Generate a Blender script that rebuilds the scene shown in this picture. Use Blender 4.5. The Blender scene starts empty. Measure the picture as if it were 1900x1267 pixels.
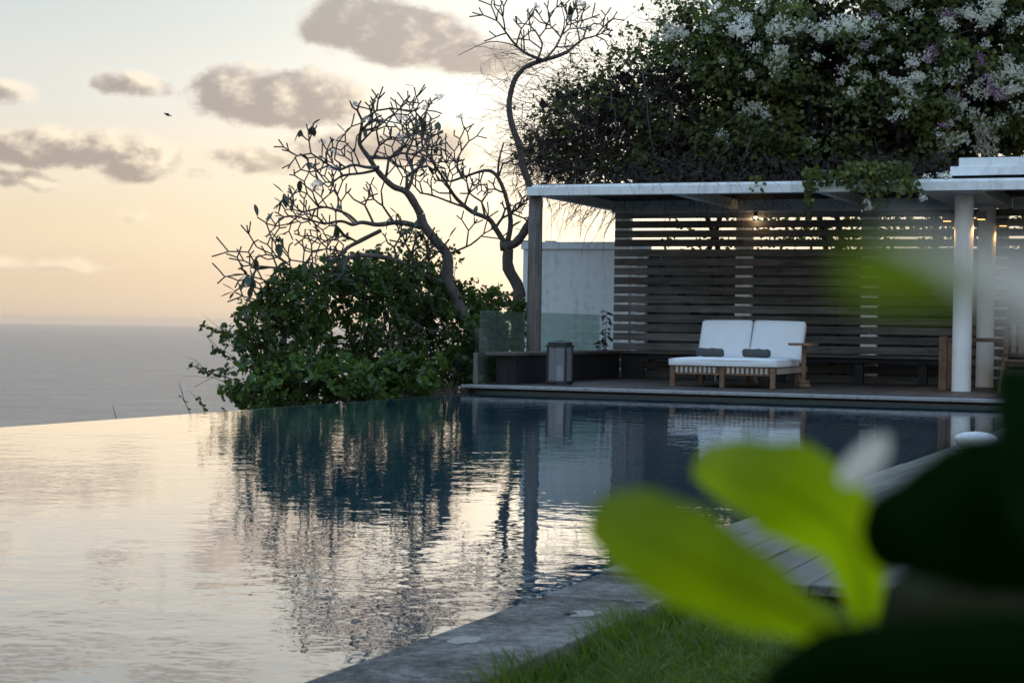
import bpy, bmesh, math, random
import numpy as np
from mathutils import Vector, Matrix

random.seed(7)
rng = np.random.default_rng(7)
sc = bpy.context.scene
col = sc.collection

# ------------------------------------------------------------------ camera
FPX, CX, CY = 3450.0, 950.0, 633.5            # focal length and centre in photograph pixels (1900 x 1267)
TH, ROLL, PITCH = math.radians(21.8), 0.0155, 27.5 / 3450.0
EYE = Vector((0, 0, 0.84))
F0 = Vector((-math.sin(TH), math.cos(TH), 0)); R0 = Vector((math.cos(TH), math.sin(TH), 0)); U0 = Vector((0, 0, 1))
FW = F0 * math.cos(PITCH) - U0 * math.sin(PITCH)
UP = U0 * math.cos(PITCH) + F0 * math.sin(PITCH)
RT = R0 * math.cos(ROLL) + UP * math.sin(ROLL)
UP = UP * math.cos(ROLL) - R0 * math.sin(ROLL)

cam_d = bpy.data.cameras.new('camera'); cam = bpy.data.objects.new('camera', cam_d); col.objects.link(cam)
cam_d.sensor_width = 36.0; cam_d.lens = 36.0 * FPX / 1900.0
cam_d.clip_start = 0.02; cam_d.clip_end = 60000
cam.matrix_world = Matrix(((RT.x, UP.x, -FW.x, EYE.x), (RT.y, UP.y, -FW.y, EYE.y), (RT.z, UP.z, -FW.z, EYE.z), (0, 0, 0, 1)))
cam_d.dof.use_dof = True; cam_d.dof.focus_distance = 14.0; cam_d.dof.aperture_fstop = 11.0
sc.camera = cam

def ray(x, y): return FW + RT * ((x - CX) / FPX) - UP * ((y - CY) / FPX)
def at(x, y, dep): return EYE + ray(x, y) * dep
def onz(x, y, z):
    d = ray(x, y); return EYE + d * ((z - EYE.z) / d.z)

# ------------------------------------------------------------------ render and exposure
sc.render.engine = 'CYCLES'
sc.cycles.use_denoising = True
sc.cycles.use_adaptive_sampling = True; sc.cycles.adaptive_threshold = 0.012
sc.cycles.max_bounces = 8; sc.cycles.diffuse_bounces = 3; sc.cycles.glossy_bounces = 4
sc.cycles.transmission_bounces = 4; sc.cycles.transparent_max_bounces = 12; sc.cycles.volume_bounces = 2
sc.cycles.caustics_reflective = False; sc.cycles.caustics_refractive = False
sc.cycles.sample_clamp_indirect = 4.0
sc.view_settings.view_transform = 'Standard'; sc.view_settings.look = 'None'
sc.view_settings.exposure = 0.18; sc.view_settings.gamma = 1.0; sc.view_settings.use_curve_mapping = False

# ------------------------------------------------------------------ node expression helper
class NT:
    def __init__(self, tree): self.t = tree; self.l = tree.links
    def node(self, kind, **kw):
        n = self.t.nodes.new(kind)
        for k, v in kw.items(): setattr(n, k, v)
        return n
    def put(self, sock, v):
        if isinstance(v, bpy.types.NodeSocket): self.l.new(v, sock)
        elif v is not None:
            try: sock.default_value = v
            except Exception: sock.default_value = (*v, 1.0)
    def m(self, op, a, b=None, c=None, clamp=False):
        n = self.node('ShaderNodeMath', operation=op, use_clamp=clamp)
        self.put(n.inputs[0], a); self.put(n.inputs[1], b); self.put(n.inputs[2], c)
        return n.outputs[0]
    def vec(self, x, y, z):
        n = self.node('ShaderNodeCombineXYZ'); self.put(n.inputs[0], x); self.put(n.inputs[1], y); self.put(n.inputs[2], z); return n.outputs[0]
    def noise(self, v, scale, detail=3, rough=.5, dist=0.0):
        n = self.node('ShaderNodeTexNoise'); self.put(n.inputs['Vector'], v)
        n.inputs['Scale'].default_value = scale; n.inputs['Detail'].default_value = detail
        n.inputs['Roughness'].default_value = rough; n.inputs['Distortion'].default_value = dist
        return n.outputs['Fac']
    def ramp(self, f, stops, interp='LINEAR'):
        n = self.node('ShaderNodeValToRGB'); n.color_ramp.interpolation = interp
        e = n.color_ramp.elements
        while len(e) < len(stops): e.new(.5)
        for i, (p, c) in enumerate(stops):
            e[i].position = p; e[i].color = (*c, 1) if len(c) == 3 else c
        self.put(n.inputs[0], f); return n.outputs[0]
    def mix(self, f, a, b, mode='MIX'):
        n = self.node('ShaderNodeMix', data_type='RGBA', blend_type=mode)
        self.put(n.inputs[0], f); self.put(n.inputs[6], a); self.put(n.inputs[7], b); return n.outputs[2]
    def smooth(self, x, a, b):
        n = self.node('ShaderNodeMapRange', interpolation_type='SMOOTHSTEP')
        self.put(n.inputs[0], x); n.inputs[1].default_value = a; n.inputs[2].default_value = b; return n.outputs[0]
    def mapping(self, v, scale, loc=(0, 0, 0)):
        n = self.node('ShaderNodeMapping'); self.put(n.inputs[0], v); n.inputs['Scale'].default_value = scale; n.inputs['Location'].default_value = loc
        return n.outputs[0]
    def bump(self, h, dist, strength=1.0, normal=None):
        n = self.node('ShaderNodeBump'); self.put(n.inputs['Height'], h)
        n.inputs['Distance'].default_value = dist; n.inputs['Strength'].default_value = strength
        if normal: self.put(n.inputs['Normal'], normal)
        return n.outputs[0]

# ------------------------------------------------------------------ sky
SUN_D = ray(1130, 262).normalized()
SUN_AZ = math.atan2(SUN_D.x, SUN_D.y); SUN_EL = math.asin(SUN_D.z)

def dirang(px, py):
    d = ray(px, py).normalized(); return math.atan2(d.x, d.y) + TH, math.asin(d.z)

world = bpy.data.worlds.new('World'); sc.world = world; world.use_nodes = True
wt = world.node_tree; wt.nodes.clear(); n = NT(wt)
tc = n.node('ShaderNodeTexCoord'); sep = n.node('ShaderNodeSeparateXYZ'); n.l.new(tc.outputs['Generated'], sep.inputs[0])
az = n.m('ARCTAN2', sep.outputs[0], sep.outputs[1])
el = n.m('ARCSINE', sep.outputs[2]); U = n.m('ADD', az, TH)

# clouds: (px, py, half width px, height above px, depth below px, weight)
CLOUDS = [(505, 190, 180, 78, 54, 1.3), (590, 175, 120, 68, 62, 1.1), (720, 70, 180, 76, 66, 1.2), (660, 70, 120, 74, 50, 1.0), (150, 278, 180, 54, 46, 1.2),
          (245, 305, 100, 40, 42, .95), (240, 163, 92, 34, 28, .95), (5, 178, 66, 34, 32, 1.0), (480, 300, 140, 30, 34, .48),
          (880, 108, 120, 34, 30, .70), (390, 325, 70, 24, 26, .45), (252, 405, 58, 22, 22, .62), (40, 335, 110, 20, 22, .40),
          (600, 290, 110, 50, 45, .50), (60, 490, 130, 14, 14, .30), (310, 490, 110, 12, 14, .30), (760, 270, 130, 45, 40, .55), (90, -45, 210, 42, 42, 1.0), (380, -75, 170, 34, 34, .9), (640, -95, 140, 30, 30, .8)]
def cloud_density(u, v, detail, full):
    P = n.vec(u, n.m('MULTIPLY', v, 1.5), 0.37)
    nz = n.m('SUBTRACT', n.noise(P, 17.0, detail, .62), .5)
    UV = n.vec(u, v, 0.0); f = None
    for (px, py, rx, rt, rb, w) in CLOUDS:
        u0, v0 = dirang(px, py - (rt - rb) / 2); sx, sy = FPX / rx, FPX / ((rt + rb) / 2)
        mp = n.node('ShaderNodeVectorMath', operation='MULTIPLY_ADD'); n.l.new(UV, mp.inputs[0]); mp.inputs[1].default_value = (sx, sy, 0); mp.inputs[2].default_value = (-u0 * sx, -v0 * sy, 0)
        q = n.node('ShaderNodeVectorMath', operation='DOT_PRODUCT'); n.l.new(mp.outputs[0], q.inputs[0]); n.l.new(mp.outputs[0], q.inputs[1])
        g = n.m('MULTIPLY_ADD', q.outputs['Value'], -w * .5, w * .5 + .075)
        f = g if f is None else n.m('MAXIMUM', f, g)
    if full:   # the same kind of broken cloud goes on around the rest of the sky
        P2 = n.vec(n.m('MULTIPLY', n.m('SINE', u), 1.3), n.m('MULTIPLY', v, 3.0), n.m('COSINE', u))
        gen = n.m('MULTIPLY', n.m('SUBTRACT', n.noise(P2, 5.0, 1, .5), .60), 2.2)
        outside = n.m('MAXIMUM', n.smooth(n.m('ABSOLUTE', u), .27, .40), n.smooth(v, .20, .30))
        gen = n.m('SUBTRACT', n.m('MULTIPLY', gen, outside), n.m('SUBTRACT', 1.0, outside))
        f = n.m('MAXIMUM', f, n.m('MINIMUM', gen, .5))
    f = n.m('MAXIMUM', f, -.6)
    return n.m('ADD', f, n.m('MULTIPLY', nz, 1.75))
du_s, dv_s = SUN_AZ + TH, SUN_EL
d0 = cloud_density(U, el, 6, True)
su = n.m('SUBTRACT', du_s, U); sv = n.m('SUBTRACT', dv_s, el)
sl = n.m('ADD', n.m('SQRT', n.m('ADD', n.m('MULTIPLY', su, su), n.m('MULTIPLY', sv, sv))), .02)
step = .011
d1 = cloud_density(n.m('ADD', U, n.m('MULTIPLY', n.m('DIVIDE', su, sl), step)), n.m('ADD', el, n.m('MULTIPLY', n.m('ADD', n.m('DIVIDE', sv, sl), .35), step)), 4, False)
alpha = n.m('MULTIPLY', n.smooth(d0, -.03, .36), .95)
alpha = n.m('MULTIPLY', alpha, n.smooth(el, -.01, .045))
lit = n.smooth(n.m('SUBTRACT', d0, d1), -.02, .40)

v01 = n.m('DIVIDE', n.m('MAXIMUM', el, 0.0), 1.5708)
base = n.ramp(v01, [(0.0, (.60, .48, .365)), (.012, (.64, .51, .375)), (.030, (.71, .59, .43)), (.052, (.72, .64, .515)),
                    (.078, (.63, .645, .615)), (.108, (.54, .60, .61)), (.17, (.57, .68, .74)), (.35, (.60, .90, 1.26)), (1.0, (.56, .90, 1.38))], 'EASE')
# glow of the low sun behind thin haze
dot = n.node('ShaderNodeVectorMath', operation='DOT_PRODUCT'); n.l.new(tc.outputs['Generated'], dot.inputs[0]); dot.inputs[1].default_value = SUN_D
ang = n.m('ARCCOSINE', n.m('MINIMUM', dot.outputs['Value'], .99999))
g1 = n.m('EXPONENT', n.m('MULTIPLY', ang, -1 / .125)); g2 = n.m('EXPONENT', n.m('MULTIPLY', ang, -1 / .035))
glow = n.node('ShaderNodeVectorMath', operation='SCALE'); glow.inputs[0].default_value = (.74, .65, .51); n.l.new(g1, glow.inputs[3])
glow2 = n.node('ShaderNodeVectorMath', operation='SCALE'); glow2.inputs[0].default_value = (.35, .30, .22); n.l.new(g2, glow2.inputs[3])
skyc = n.mix(1.0, n.mix(1.0, base, glow.outputs[0], 'ADD'), glow2.outputs[0], 'ADD')
ccol = n.mix(n.m('MULTIPLY', lit, .9), (.29, .255, .25, 1), (1.02, .88, .68, 1))
ccol = n.mix(n.smooth(el, .10, .30), ccol, n.mix(lit, (.40, .40, .42, 1), (.8, .78, .74, 1)))
edge = n.smooth(d0, .02, .40)
ccol = n.mix(edge, n.mix(.5, (.98, .86, .70, 1), skyc), ccol)
ccol = n.mix(.12, ccol, skyc)
skyc = n.mix(alpha, skyc, ccol)
nish = n.node('ShaderNodeTexSky', sky_type='NISHITA', sun_disc=False)
nish.sun_elevation = SUN_EL; nish.sun_rotation = SUN_AZ; nish.altitude = 60; nish.dust_density = 2.0
bg1 = n.node('ShaderNodeBackground'); n.l.new(nish.outputs[0], bg1.inputs[0]); bg1.inputs[1].default_value = .0025
bg2 = n.node('ShaderNodeBackground'); n.l.new(skyc, bg2.inputs[0]); bg2.inputs[1].default_value = .97
add = n.node('ShaderNodeAddShader'); n.l.new(bg1.outputs[0], add.inputs[0]); n.l.new(bg2.outputs[0], add.inputs[1])
wo = n.node('ShaderNodeOutputWorld'); n.l.new(add.outputs[0], wo.inputs[0])
world.cycles.sampling_method = 'MANUAL'; world.cycles.sample_map_resolution = 512

# ------------------------------------------------------------------ sun (low, veiled by haze)
sd = bpy.data.lights.new('sun', 'SUN'); sd.energy = 0.2; sd.angle = math.radians(50); sd.color = (1.0, .78, .54)
sun = bpy.data.objects.new('sun', sd); col.objects.link(sun)
sun.rotation_euler = SUN_D.to_track_quat('Z', 'Y').to_euler(); sun.location = (0, 30, 30)

# ------------------------------------------------------------------ materials
MATS = {}
def mat(name):
    m = bpy.data.materials.new(name); m.use_nodes = True; t = m.node_tree; t.nodes.clear()
    k = NT(t); o = k.node('ShaderNodeOutputMaterial'); MATS[name] = m
    return m, k, o
def prin(k, o, **kw):
    p = k.node('ShaderNodeBsdfPrincipled')
    for a, v in kw.items(): k.put(p.inputs[a.replace('_', ' ')], v)
    k.l.new(p.outputs[0], o.inputs[0]); return p
def objco(k): return k.node('ShaderNodeTexCoord').outputs['Object']
def orand(k): return k.node('ShaderNodeObjectInfo').outputs['Random']
def offco(k):
    """object coordinates shifted by a random amount for each object, so that shared meshes differ"""
    r = orand(k); s = k.node('ShaderNodeVectorMath', operation='ADD'); k.l.new(objco(k), s.inputs[0])
    k.l.new(k.vec(k.m('MULTIPLY', r, 37.0), k.m('MULTIPLY', r, 91.0), k.m('MULTIPLY', r, 53.0)), s.inputs[1]); return s.outputs[0]

def wood(name, dark, light, grain, rough=.7, var=.5, bump=.002, knots=True):
    m, k, o = mat(name); c = offco(k)
    g = k.noise(k.mapping(c, grain), 1.0, 6, .62, .6)
    b = k.noise(c, 1.7, 4, .6)
    f = k.m('ADD', k.m('MULTIPLY', k.m('SUBTRACT', g, .5), 1.7), k.m('MULTIPLY', b, 1.0))
    cc = k.ramp(f, [(.15, dark), (.85, light)])
    h = k.m('ADD', k.m('MULTIPLY', orand(k), var), 1 - var * .5)
    hs = k.node('ShaderNodeHueSaturation'); k.put(hs.inputs['Value'], h); k.put(hs.inputs['Color'], cc)
    pp = prin(k, o, Base_Color=hs.outputs[0], Roughness=k.m('ADD', k.m('MULTIPLY', g, .25), rough - .12), Normal=k.bump(g, bump)); pp.inputs['Specular IOR Level'].default_value = .22
    return m
wood('slat_wood', (.066, .067, .070), (.205, .203, .205), (2.0, 40, 40), .75, .55)
wood('deck_wood', (.032, .028, .026), (.098, .086, .078), (40, 2.2, 40), .55, .45)
wood('board_wood', (.048, .046, .038), (.145, .138, .118), (38, 1.8, 38), .6, .35, .003)
wood('bench_wood', (.05, .044, .040), (.14, .122, .112), (2.5, 30, 30), .65, .3)
wood('dark_panel', (.010, .011, .013), (.028, .029, .032), (20, 20, 2), .55, .2)
wood('pillar_wood', (.085, .075, .070), (.24, .215, .205), (34, 34, 1.6), .8, .1, .004)
wood('teak', (.10, .058, .036), (.25, .155, .10), (22, 22, 22), .6, .35)
wood('batten_wood', (.03, .027, .025), (.075, .068, .062), (2, 30, 30), .8, .4)

def plaster(name, colr, dirt, amount, rough=.75, scale=1.0):
    m, k, o = mat(name); c = objco(k)
    st = k.noise(k.mapping(c, (5 * scale, 5 * scale, .7 * scale)), 1.0, 6, .65)
    sp = k.noise(c, 9 * scale, 6, .7); fine = k.noise(c, 60 * scale, 4, .6)
    f = k.smooth(k.m('ADD', k.m('MULTIPLY', st, .6), k.m('MULTIPLY', sp, .5)), .50, .80)
    cc = k.mix(k.m('MULTIPLY', f, amount), colr, dirt)
    chips = k.smooth(k.noise(c, 22 * scale, 5, .7), .645, .69)
    cc = k.mix(k.m('MULTIPLY', chips, amount * .8), cc, (dirt[0] * .6, dirt[1] * .6, dirt[2] * .6))
    prin(k, o, Base_Color=cc, Roughness=rough, Normal=k.bump(k.m('ADD', fine, sp), .002))
    return m
plaster('white_paint', (.82, .86, .89), (.28, .28, .27), .62, .5)
plaster('column_paint', (.82, .83, .83), (.45, .45, .44), .38, .5, .8)
plaster('stucco', (.70, .77, .82), (.28, .29, .30), .75, .85)
plaster('old_shade_concrete', (.10, .10, .10), (.04, .04, .04), .8, .9)  # dark grey holds the shade behind the screen; coping chips use it too
plaster('edge_stone', (.30, .31, .32), (.08, .08, .08), .8, .7, 2)
plaster('basin_tile', (.03, .055, .06), (.015, .025, .03), .5, .4)

m, k, o = mat('coping_stone'); c = offco(k); w = objco(k)
a = k.noise(c, 2.2, 5, .65); b = k.noise(c, 34, 6, .8); d = k.noise(c, 190, 3, .75)
cc = k.ramp(k.m('ADD', k.m('MULTIPLY', a, .55), k.m('ADD', k.m('MULTIPLY', b, .42), k.m('MULTIPLY', d, .22))), [(.51, (.024, .021, .019)), (.60, (.092, .084, .077)), (.69, (.23, .21, .195))])
pp = prin(k, o, Base_Color=cc, Roughness=.8, Normal=k.bump(k.m('ADD', k.m('MULTIPLY', d, .6), b), .006)); pp.inputs['Specular IOR Level'].default_value = .15
m, k, o = mat('pale_patch'); c = objco(k); b = k.noise(c, 60, 5, .7)
prin(k, o, Base_Color=k.ramp(b, [(.3, (.15, .135, .12)), (.7, (.29, .26, .235))]), Roughness=.8, Normal=k.bump(b, .002))

m, k, o = mat('pool_water'); c = objco(k)
n1 = k.noise(c, 3.4, 3, .55)
n2 = k.noise(k.mapping(c, (1, 1.1, 1), (3, 7, 0)), 10.0, 2, .55)
n3 = k.noise(c, .55, 2, .5)
calm = k.m('ADD', k.m('MULTIPLY', k.smooth(k.noise(c, .22, 2, .5), .35, .65), .7), .45)
hh = k.m('MULTIPLY', k.m('ADD', k.m('ADD', n1, k.m('MULTIPLY', n2, .22)), k.m('MULTIPLY', n3, 1.0)), calm)
prin(k, o, Base_Color=(.007, .036, .055, 1), Roughness=.012, IOR=1.55, Normal=k.bump(hh, .0034))

m, k, o = mat('sea_water'); c = objco(k)
n1 = k.noise(k.mapping(c, (.02, .02, .02)), 1.0, 6, .6); n2 = k.noise(k.mapping(c, (.15, .15, .15)), 1.0, 4, .6)
prin(k, o, Base_Color=(.115, .080, .066, 1), Roughness=k.m('ADD', .26, k.m('MULTIPLY', n1, .16)), IOR=1.333, Normal=k.bump(k.m('ADD', n1, k.m('MULTIPLY', n2, .8)), 7.0, .9))

def leafmat(name, c1, c2, trans, rough=.45, tcol=None, mixc=None, spec=.4):
    m, k, o = mat(name)
    r = k.node('ShaderNodeNewGeometry').outputs['Random Per Island']
    nzv = k.noise(objco(k), 2.3, 3, .6)
    r = k.m('ADD', k.m('MULTIPLY', r, .62), k.m('MULTIPLY', k.smooth(nzv, .36, .66), .40), clamp=True)
    cc = k.ramp(r, [(0, c1), (.75, c2), (1, mixc or c2)])
    tcn = k.ramp(r, [(0, tuple(x * 1.6 for x in (tcol or c1))), (1, tuple(min(1, x * 1.9) for x in (tcol or c2)))])
    p = k.node('ShaderNodeBsdfPrincipled'); k.put(p.inputs['Base Color'], cc); p.inputs['Roughness'].default_value = rough
    p.inputs['Specular IOR Level'].default_value = spec
    t = k.node('ShaderNodeBsdfTranslucent'); k.put(t.inputs[0], tcn)
    x = k.node('ShaderNodeMixShader'); x.inputs[0].default_value = trans
    k.l.new(p.outputs[0], x.inputs[1]); k.l.new(t.outputs[0], x.inputs[2]); k.l.new(x.outputs[0], o.inputs[0])
    return m
leafmat('shrub_leaf', (.013, .027, .006), (.048, .078, .014), .36, .36, (.05, .085, .010), (.11, .15, .03))
leafmat('shrub_leaf_fresh', (.045, .095, .018), (.09, .16, .03), .40, .38, (.07, .13, .02), (.13, .2, .04))
leafmat('bougainvillea_leaf', (.016, .026, .007), (.095, .118, .024), .42, .5, (.075, .10, .012), (.22, .23, .06))
leafmat('dark_fill_leaf', (.008, .006, .005), (.026, .020, .015), .06, .9)  # near-black fill: inner shade of the bougainvillea as colour, plus the brown roof tangle
leafmat('bougainvillea_flower', (.90, .88, .80), (.96, .94, .88), .60, .7, (.56, .55, .48))
leafmat('bougainvillea_flower_purple', (.34, .17, .32), (.55, .36, .52), .35, .7, (.26, .12, .24))
leafmat('frangipani_leaf', (.030, .045, .030), (.055, .075, .045), .22, .4, (.03, .045, .015))
leafmat('frangipani_flower', (.40, .44, .46), (.6, .64, .66), .3, .6, (.3, .3, .3))
leafmat('grass_blade', (.030, .056, .005), (.085, .128, .010), .38, .26, (.075, .125, .010), (.26, .27, .06), .15)
leafmat('dry_grass', (.10, .07, .05), (.20, .15, .11), .2, .8)
leafmat('weed_leaf', (.03, .05, .03), (.06, .08, .05), .25, .5)

def nearleaf(name, c, t, trans, rough, scale=60, spec=.15):
    m, k, o = mat(name); g = objco(k); nz = k.noise(g, scale, 4, .6); n2 = k.noise(g, 14, 3, .5)
    f = k.m('ADD', .75, k.m('ADD', k.m('MULTIPLY', nz, .30), k.m('MULTIPLY', k.m('SUBTRACT', n2, .35), 1.0)))
    def sc_(cv):
        s = k.node('ShaderNodeVectorMath', operation='SCALE'); s.inputs[0].default_value = cv; k.l.new(f, s.inputs[3]); return s.outputs[0]
    p = k.node('ShaderNodeBsdfPrincipled'); k.put(p.inputs['Base Color'], sc_(c)); p.inputs['Roughness'].default_value = rough
    p.inputs['Specular IOR Level'].default_value = spec
    k.put(p.inputs['Normal'], k.bump(nz, .0006))
    tr = k.node('ShaderNodeBsdfTranslucent'); k.put(tr.inputs[0], sc_(t))
    x = k.node('ShaderNodeMixShader'); x.inputs[0].default_value = trans
    k.l.new(p.outputs[0], x.inputs[1]); k.l.new(tr.outputs[0], x.inputs[2]); k.l.new(x.outputs[0], o.inputs[0])
nearleaf('young_leaf', (.085, .130, .003), (.40, .53, .003), .60, .6)
nearleaf('shaded_dark_leaf', (.0022, .010, .0015), (.005, .014, .001), .15, .95, 60, .02)  # near-black colour carries the shade on these foreground leaves
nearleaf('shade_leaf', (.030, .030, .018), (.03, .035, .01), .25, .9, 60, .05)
nearleaf('mid_leaf', (.07, .11, .008), (.26, .34, .012), .5, .6)
nearleaf('pale_petal', (.80, .75, .68), (.80, .74, .66), .5, .7)

def bark(name, d, l, s=1.0):
    m, k, o = mat(name); c = objco(k); a = k.noise(k.mapping(c, (9 * s, 9 * s, 5 * s)), 1, 6, .7); b = k.noise(c, 40 * s, 4, .7)
    prin(k, o, Base_Color=k.ramp(k.m('ADD', k.m('MULTIPLY', a, .7), k.m('MULTIPLY', b, .3)), [(.3, d), (.7, l)]), Roughness=.85, Normal=k.bump(k.m('ADD', a, b), .008))
bark('frangipani_bark', (.028, .022, .020), (.135, .112, .102))
bark('vine_bark', (.03, .022, .02), (.085, .066, .058))
bark('twig_bark', (.040, .030, .027), (.115, .09, .082), 3)
bark('stem_bark', (.03, .03, .02), (.09, .08, .05), 8)

def plain(name, c, rough=.5, metal=0, spec=.5):
    m, k, o = mat(name); nz = k.noise(objco(k), 45, 4, .6)
    p = prin(k, o, Base_Color=k.ramp(nz, [(.25, tuple(x * .82 for x in c)), (.75, tuple(min(1, x * 1.12) for x in c))]), Roughness=rough, Metallic=metal)
    p.inputs['Specular IOR Level'].default_value = spec
plain('black_metal', (.018, .02, .023), .45); plain('bronze', (.05, .035, .025), .5); plain('rubber_wheel', (.55, .55, .54), .6)
plain('white_ceramic', (.62, .65, .67), .45); plain('bird_feather', (.03, .03, .035), .8); plain('soil', (.04, .03, .022), .95); plain('candle_wax', (.7, .66, .58), .6)
def fabric(name, c):
    m, k, o = mat(name); g = objco(k)
    wv = k.node('ShaderNodeTexWave'); k.put(wv.inputs[0], g); wv.inputs['Scale'].default_value = 160; wv.inputs['Distortion'].default_value = 2
    nz = k.noise(g, 3.5, 4, .6)
    prin(k, o, Base_Color=k.ramp(nz, [(.2, tuple(x * .88 for x in c)), (.8, c)]), Roughness=.9, Normal=k.bump(k.m('ADD', k.m('MULTIPLY', wv.outputs['Fac'], .04), nz), .012))
fabric('white_canvas', (.86, .90, .94)); fabric('grey_weave', (.085, .095, .10)); fabric('strap_webbing', (.52, .50, .45)); fabric('piping_cord', (.70, .72, .74))

def glass(name, tint, haze, dust=(.45, .52, .48)):
    m, k, o = mat(name)
    t = k.node('ShaderNodeBsdfTransparent'); t.inputs[0].default_value = (*tint, 1)
    d = k.node('ShaderNodeBsdfDiffuse'); d.inputs[0].default_value = (*dust, 1)
    g = k.node('ShaderNodeBsdfGlossy'); g.inputs['Roughness'].default_value = .02
    nz = k.noise(k.mapping(objco(k), (6, 6, 2)), 1, 5, .65)
    x1 = k.node('ShaderNodeMixShader'); k.put(x1.inputs[0], k.m('MULTIPLY', k.m('ADD', .5, nz), haze)); k.l.new(t.outputs[0], x1.inputs[1]); k.l.new(d.outputs[0], x1.inputs[2])
    lw = k.node('ShaderNodeLayerWeight'); fr = k.m('ADD', .03, k.m('MULTIPLY', k.m('POWER', lw.outputs['Facing'], 5.0), .6))
    x2 = k.node('ShaderNodeMixShader'); k.l.new(fr, x2.inputs[0]); k.l.new(x1.outputs[0], x2.inputs[1]); k.l.new(g.outputs[0], x2.inputs[2])
    k.l.new(x2.outputs[0], o.inputs[0])
glass('green_glass', (.80, .90, .86), .09); glass('lantern_glass', (.80, .82, .86), .20, (.55, .57, .62))
m, k, o = mat('warm_light'); e = k.node('ShaderNodeEmission'); e.inputs[0].default_value = (1, .48, .13, 1); e.inputs[1].default_value = 3.0; k.l.new(e.outputs[0], o.inputs[0])
m, k, o = mat('bulb_light'); e = k.node('ShaderNodeEmission'); e.inputs[0].default_value = (1, .80, .50, 1); e.inputs[1].default_value = 14.0; k.l.new(e.outputs[0], o.inputs[0])
m, k, o = mat('ground_soil'); c = objco(k); a = k.noise(c, 3, 6, .7); prin(k, o, Base_Color=k.ramp(a, [(.3, (.018, .022, .010)), (.7, (.05, .055, .025))]), Roughness=.95, Normal=k.bump(a, .03))

# ------------------------------------------------------------------ mesh helpers
class MB:
    def __init__(self): self.v = []; self.f = []
    def add(self, vs, fs):
        b = len(self.v); self.v.extend([tuple(p) for p in vs]); self.f.extend([tuple(i + b for i in f) for f in fs])
    def box(self, x0, x1, y0, y1, z0, z1):
        self.add([(x0, y0, z0), (x1, y0, z0), (x1, y1, z0), (x0, y1, z0), (x0, y0, z1), (x1, y0, z1), (x1, y1, z1), (x0, y1, z1)],
                 [(0, 3, 2, 1), (4, 5, 6, 7), (0, 1, 5, 4), (1, 2, 6, 5), (2, 3, 7, 6), (3, 0, 4, 7)]); return self
    def tube(self, pts, rad, n=6, cap=True):
        pts = [Vector(p) for p in pts]; N = len(pts)
        if not hasattr(rad, '__len__'): rad = [rad] * N
        b = len(self.v); prev = None
        for i, p in enumerate(pts):
            t = (pts[min(i + 1, N - 1)] - pts[max(i - 1, 0)])
            t = t.normalized() if t.length > 1e-9 else Vector((0, 0, 1))
            if prev is None: a = t.orthogonal().normalized()
            else:
                a = prev - t * prev.dot(t); a = a.normalized() if a.length > 1e-6 else t.orthogonal().normalized()
            prev = a; c = t.cross(a)
            for j in range(n):
                q = 2 * math.pi * j / n; self.v.append(tuple(p + (a * math.cos(q) + c * math.sin(q)) * rad[i]))
        for i in range(N - 1):
            for j in range(n):
                j2 = (j + 1) % n; self.f.append((b + i * n + j, b + i * n + j2, b + (i + 1) * n + j2, b + (i + 1) * n + j))
        if cap:
            self.f.append(tuple(b + j for j in reversed(range(n)))); self.f.append(tuple(b + (N - 1) * n + j for j in range(n)))
        return self
    def lathe(self, cx, cy, prof, n=24):
        self.tube([(cx, cy, z) for r, z in prof], [max(r, 1e-4) for r, z in prof], n); return self
    def mesh(self, name, off=(0, 0, 0), smooth=False):
        me = bpy.data.meshes.new(name)
        me.from_pydata([(x - off[0], y - off[1], z - off[2]) for x, y, z in self.v], [], self.f); me.update()
        if smooth: me.polygons.foreach_set('use_smooth', [True] * len(me.polygons))
        return me

ROOT = {}
def rootloc(o):
    while o.parent: o = o.parent
    return ROOT.get(o.name, (0, 0, 0))
def tag(o, label=None, cat=None, group=None, kind=None):
    if label: o['label'] = label
    if cat: o['category'] = cat
    if group: o['group'] = group
    if kind: o['kind'] = kind
    return o
def thing(name, loc, label, cat, group=None):
    o = bpy.data.objects.new(name, None); col.objects.link(o); o.location = loc; o.empty_display_size = .1
    ROOT[o.name] = tuple(loc); return tag(o, label, cat, group)
def bevel(me, w, seg=2):
    bm = bmesh.new(); bm.from_mesh(me); bmesh.ops.bevel(bm, geom=bm.edges[:], offset=w, segments=seg, affect='EDGES', profile=.6, clamp_overlap=True)
    bm.to_mesh(me); bm.free()
def part(name, mb, material, parent=None, smooth=False, bev=0, label=None, kind=None, seg=2):
    off = rootloc(parent) if parent else (0, 0, 0)
    me = mb.mesh(name, off, smooth)
    if bev: bevel(me, bev, seg)
    me.materials.append(MATS[material])
    o = bpy.data.objects.new(name, me); col.objects.link(o); o.parent = parent
    return tag(o, label, kind=kind)
def single(name, mb, material, loc, label, cat, group=None, smooth=False, bev=0):
    me = mb.mesh(name, loc, smooth)
    if bev: bevel(me, bev)
    me.materials.append(MATS[material])
    o = bpy.data.objects.new(name, me); col.objects.link(o); o.location = loc
    return tag(o, label, cat, group)
def struct(name, mb, material, kind='structure', bev=0):
    o = part(name, mb, material, bev=bev); return tag(o, kind=kind)
def shared(name, me, parent, pos, rot=(0, 0, 0), scale=None):
    o = bpy.data.objects.new(name, me); col.objects.link(o); o.parent = parent
    r = rootloc(parent); o.location = (pos[0] - r[0], pos[1] - r[1], pos[2] - r[2]); o.rotation_euler = rot
    if scale: o.scale = scale
    return o
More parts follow.
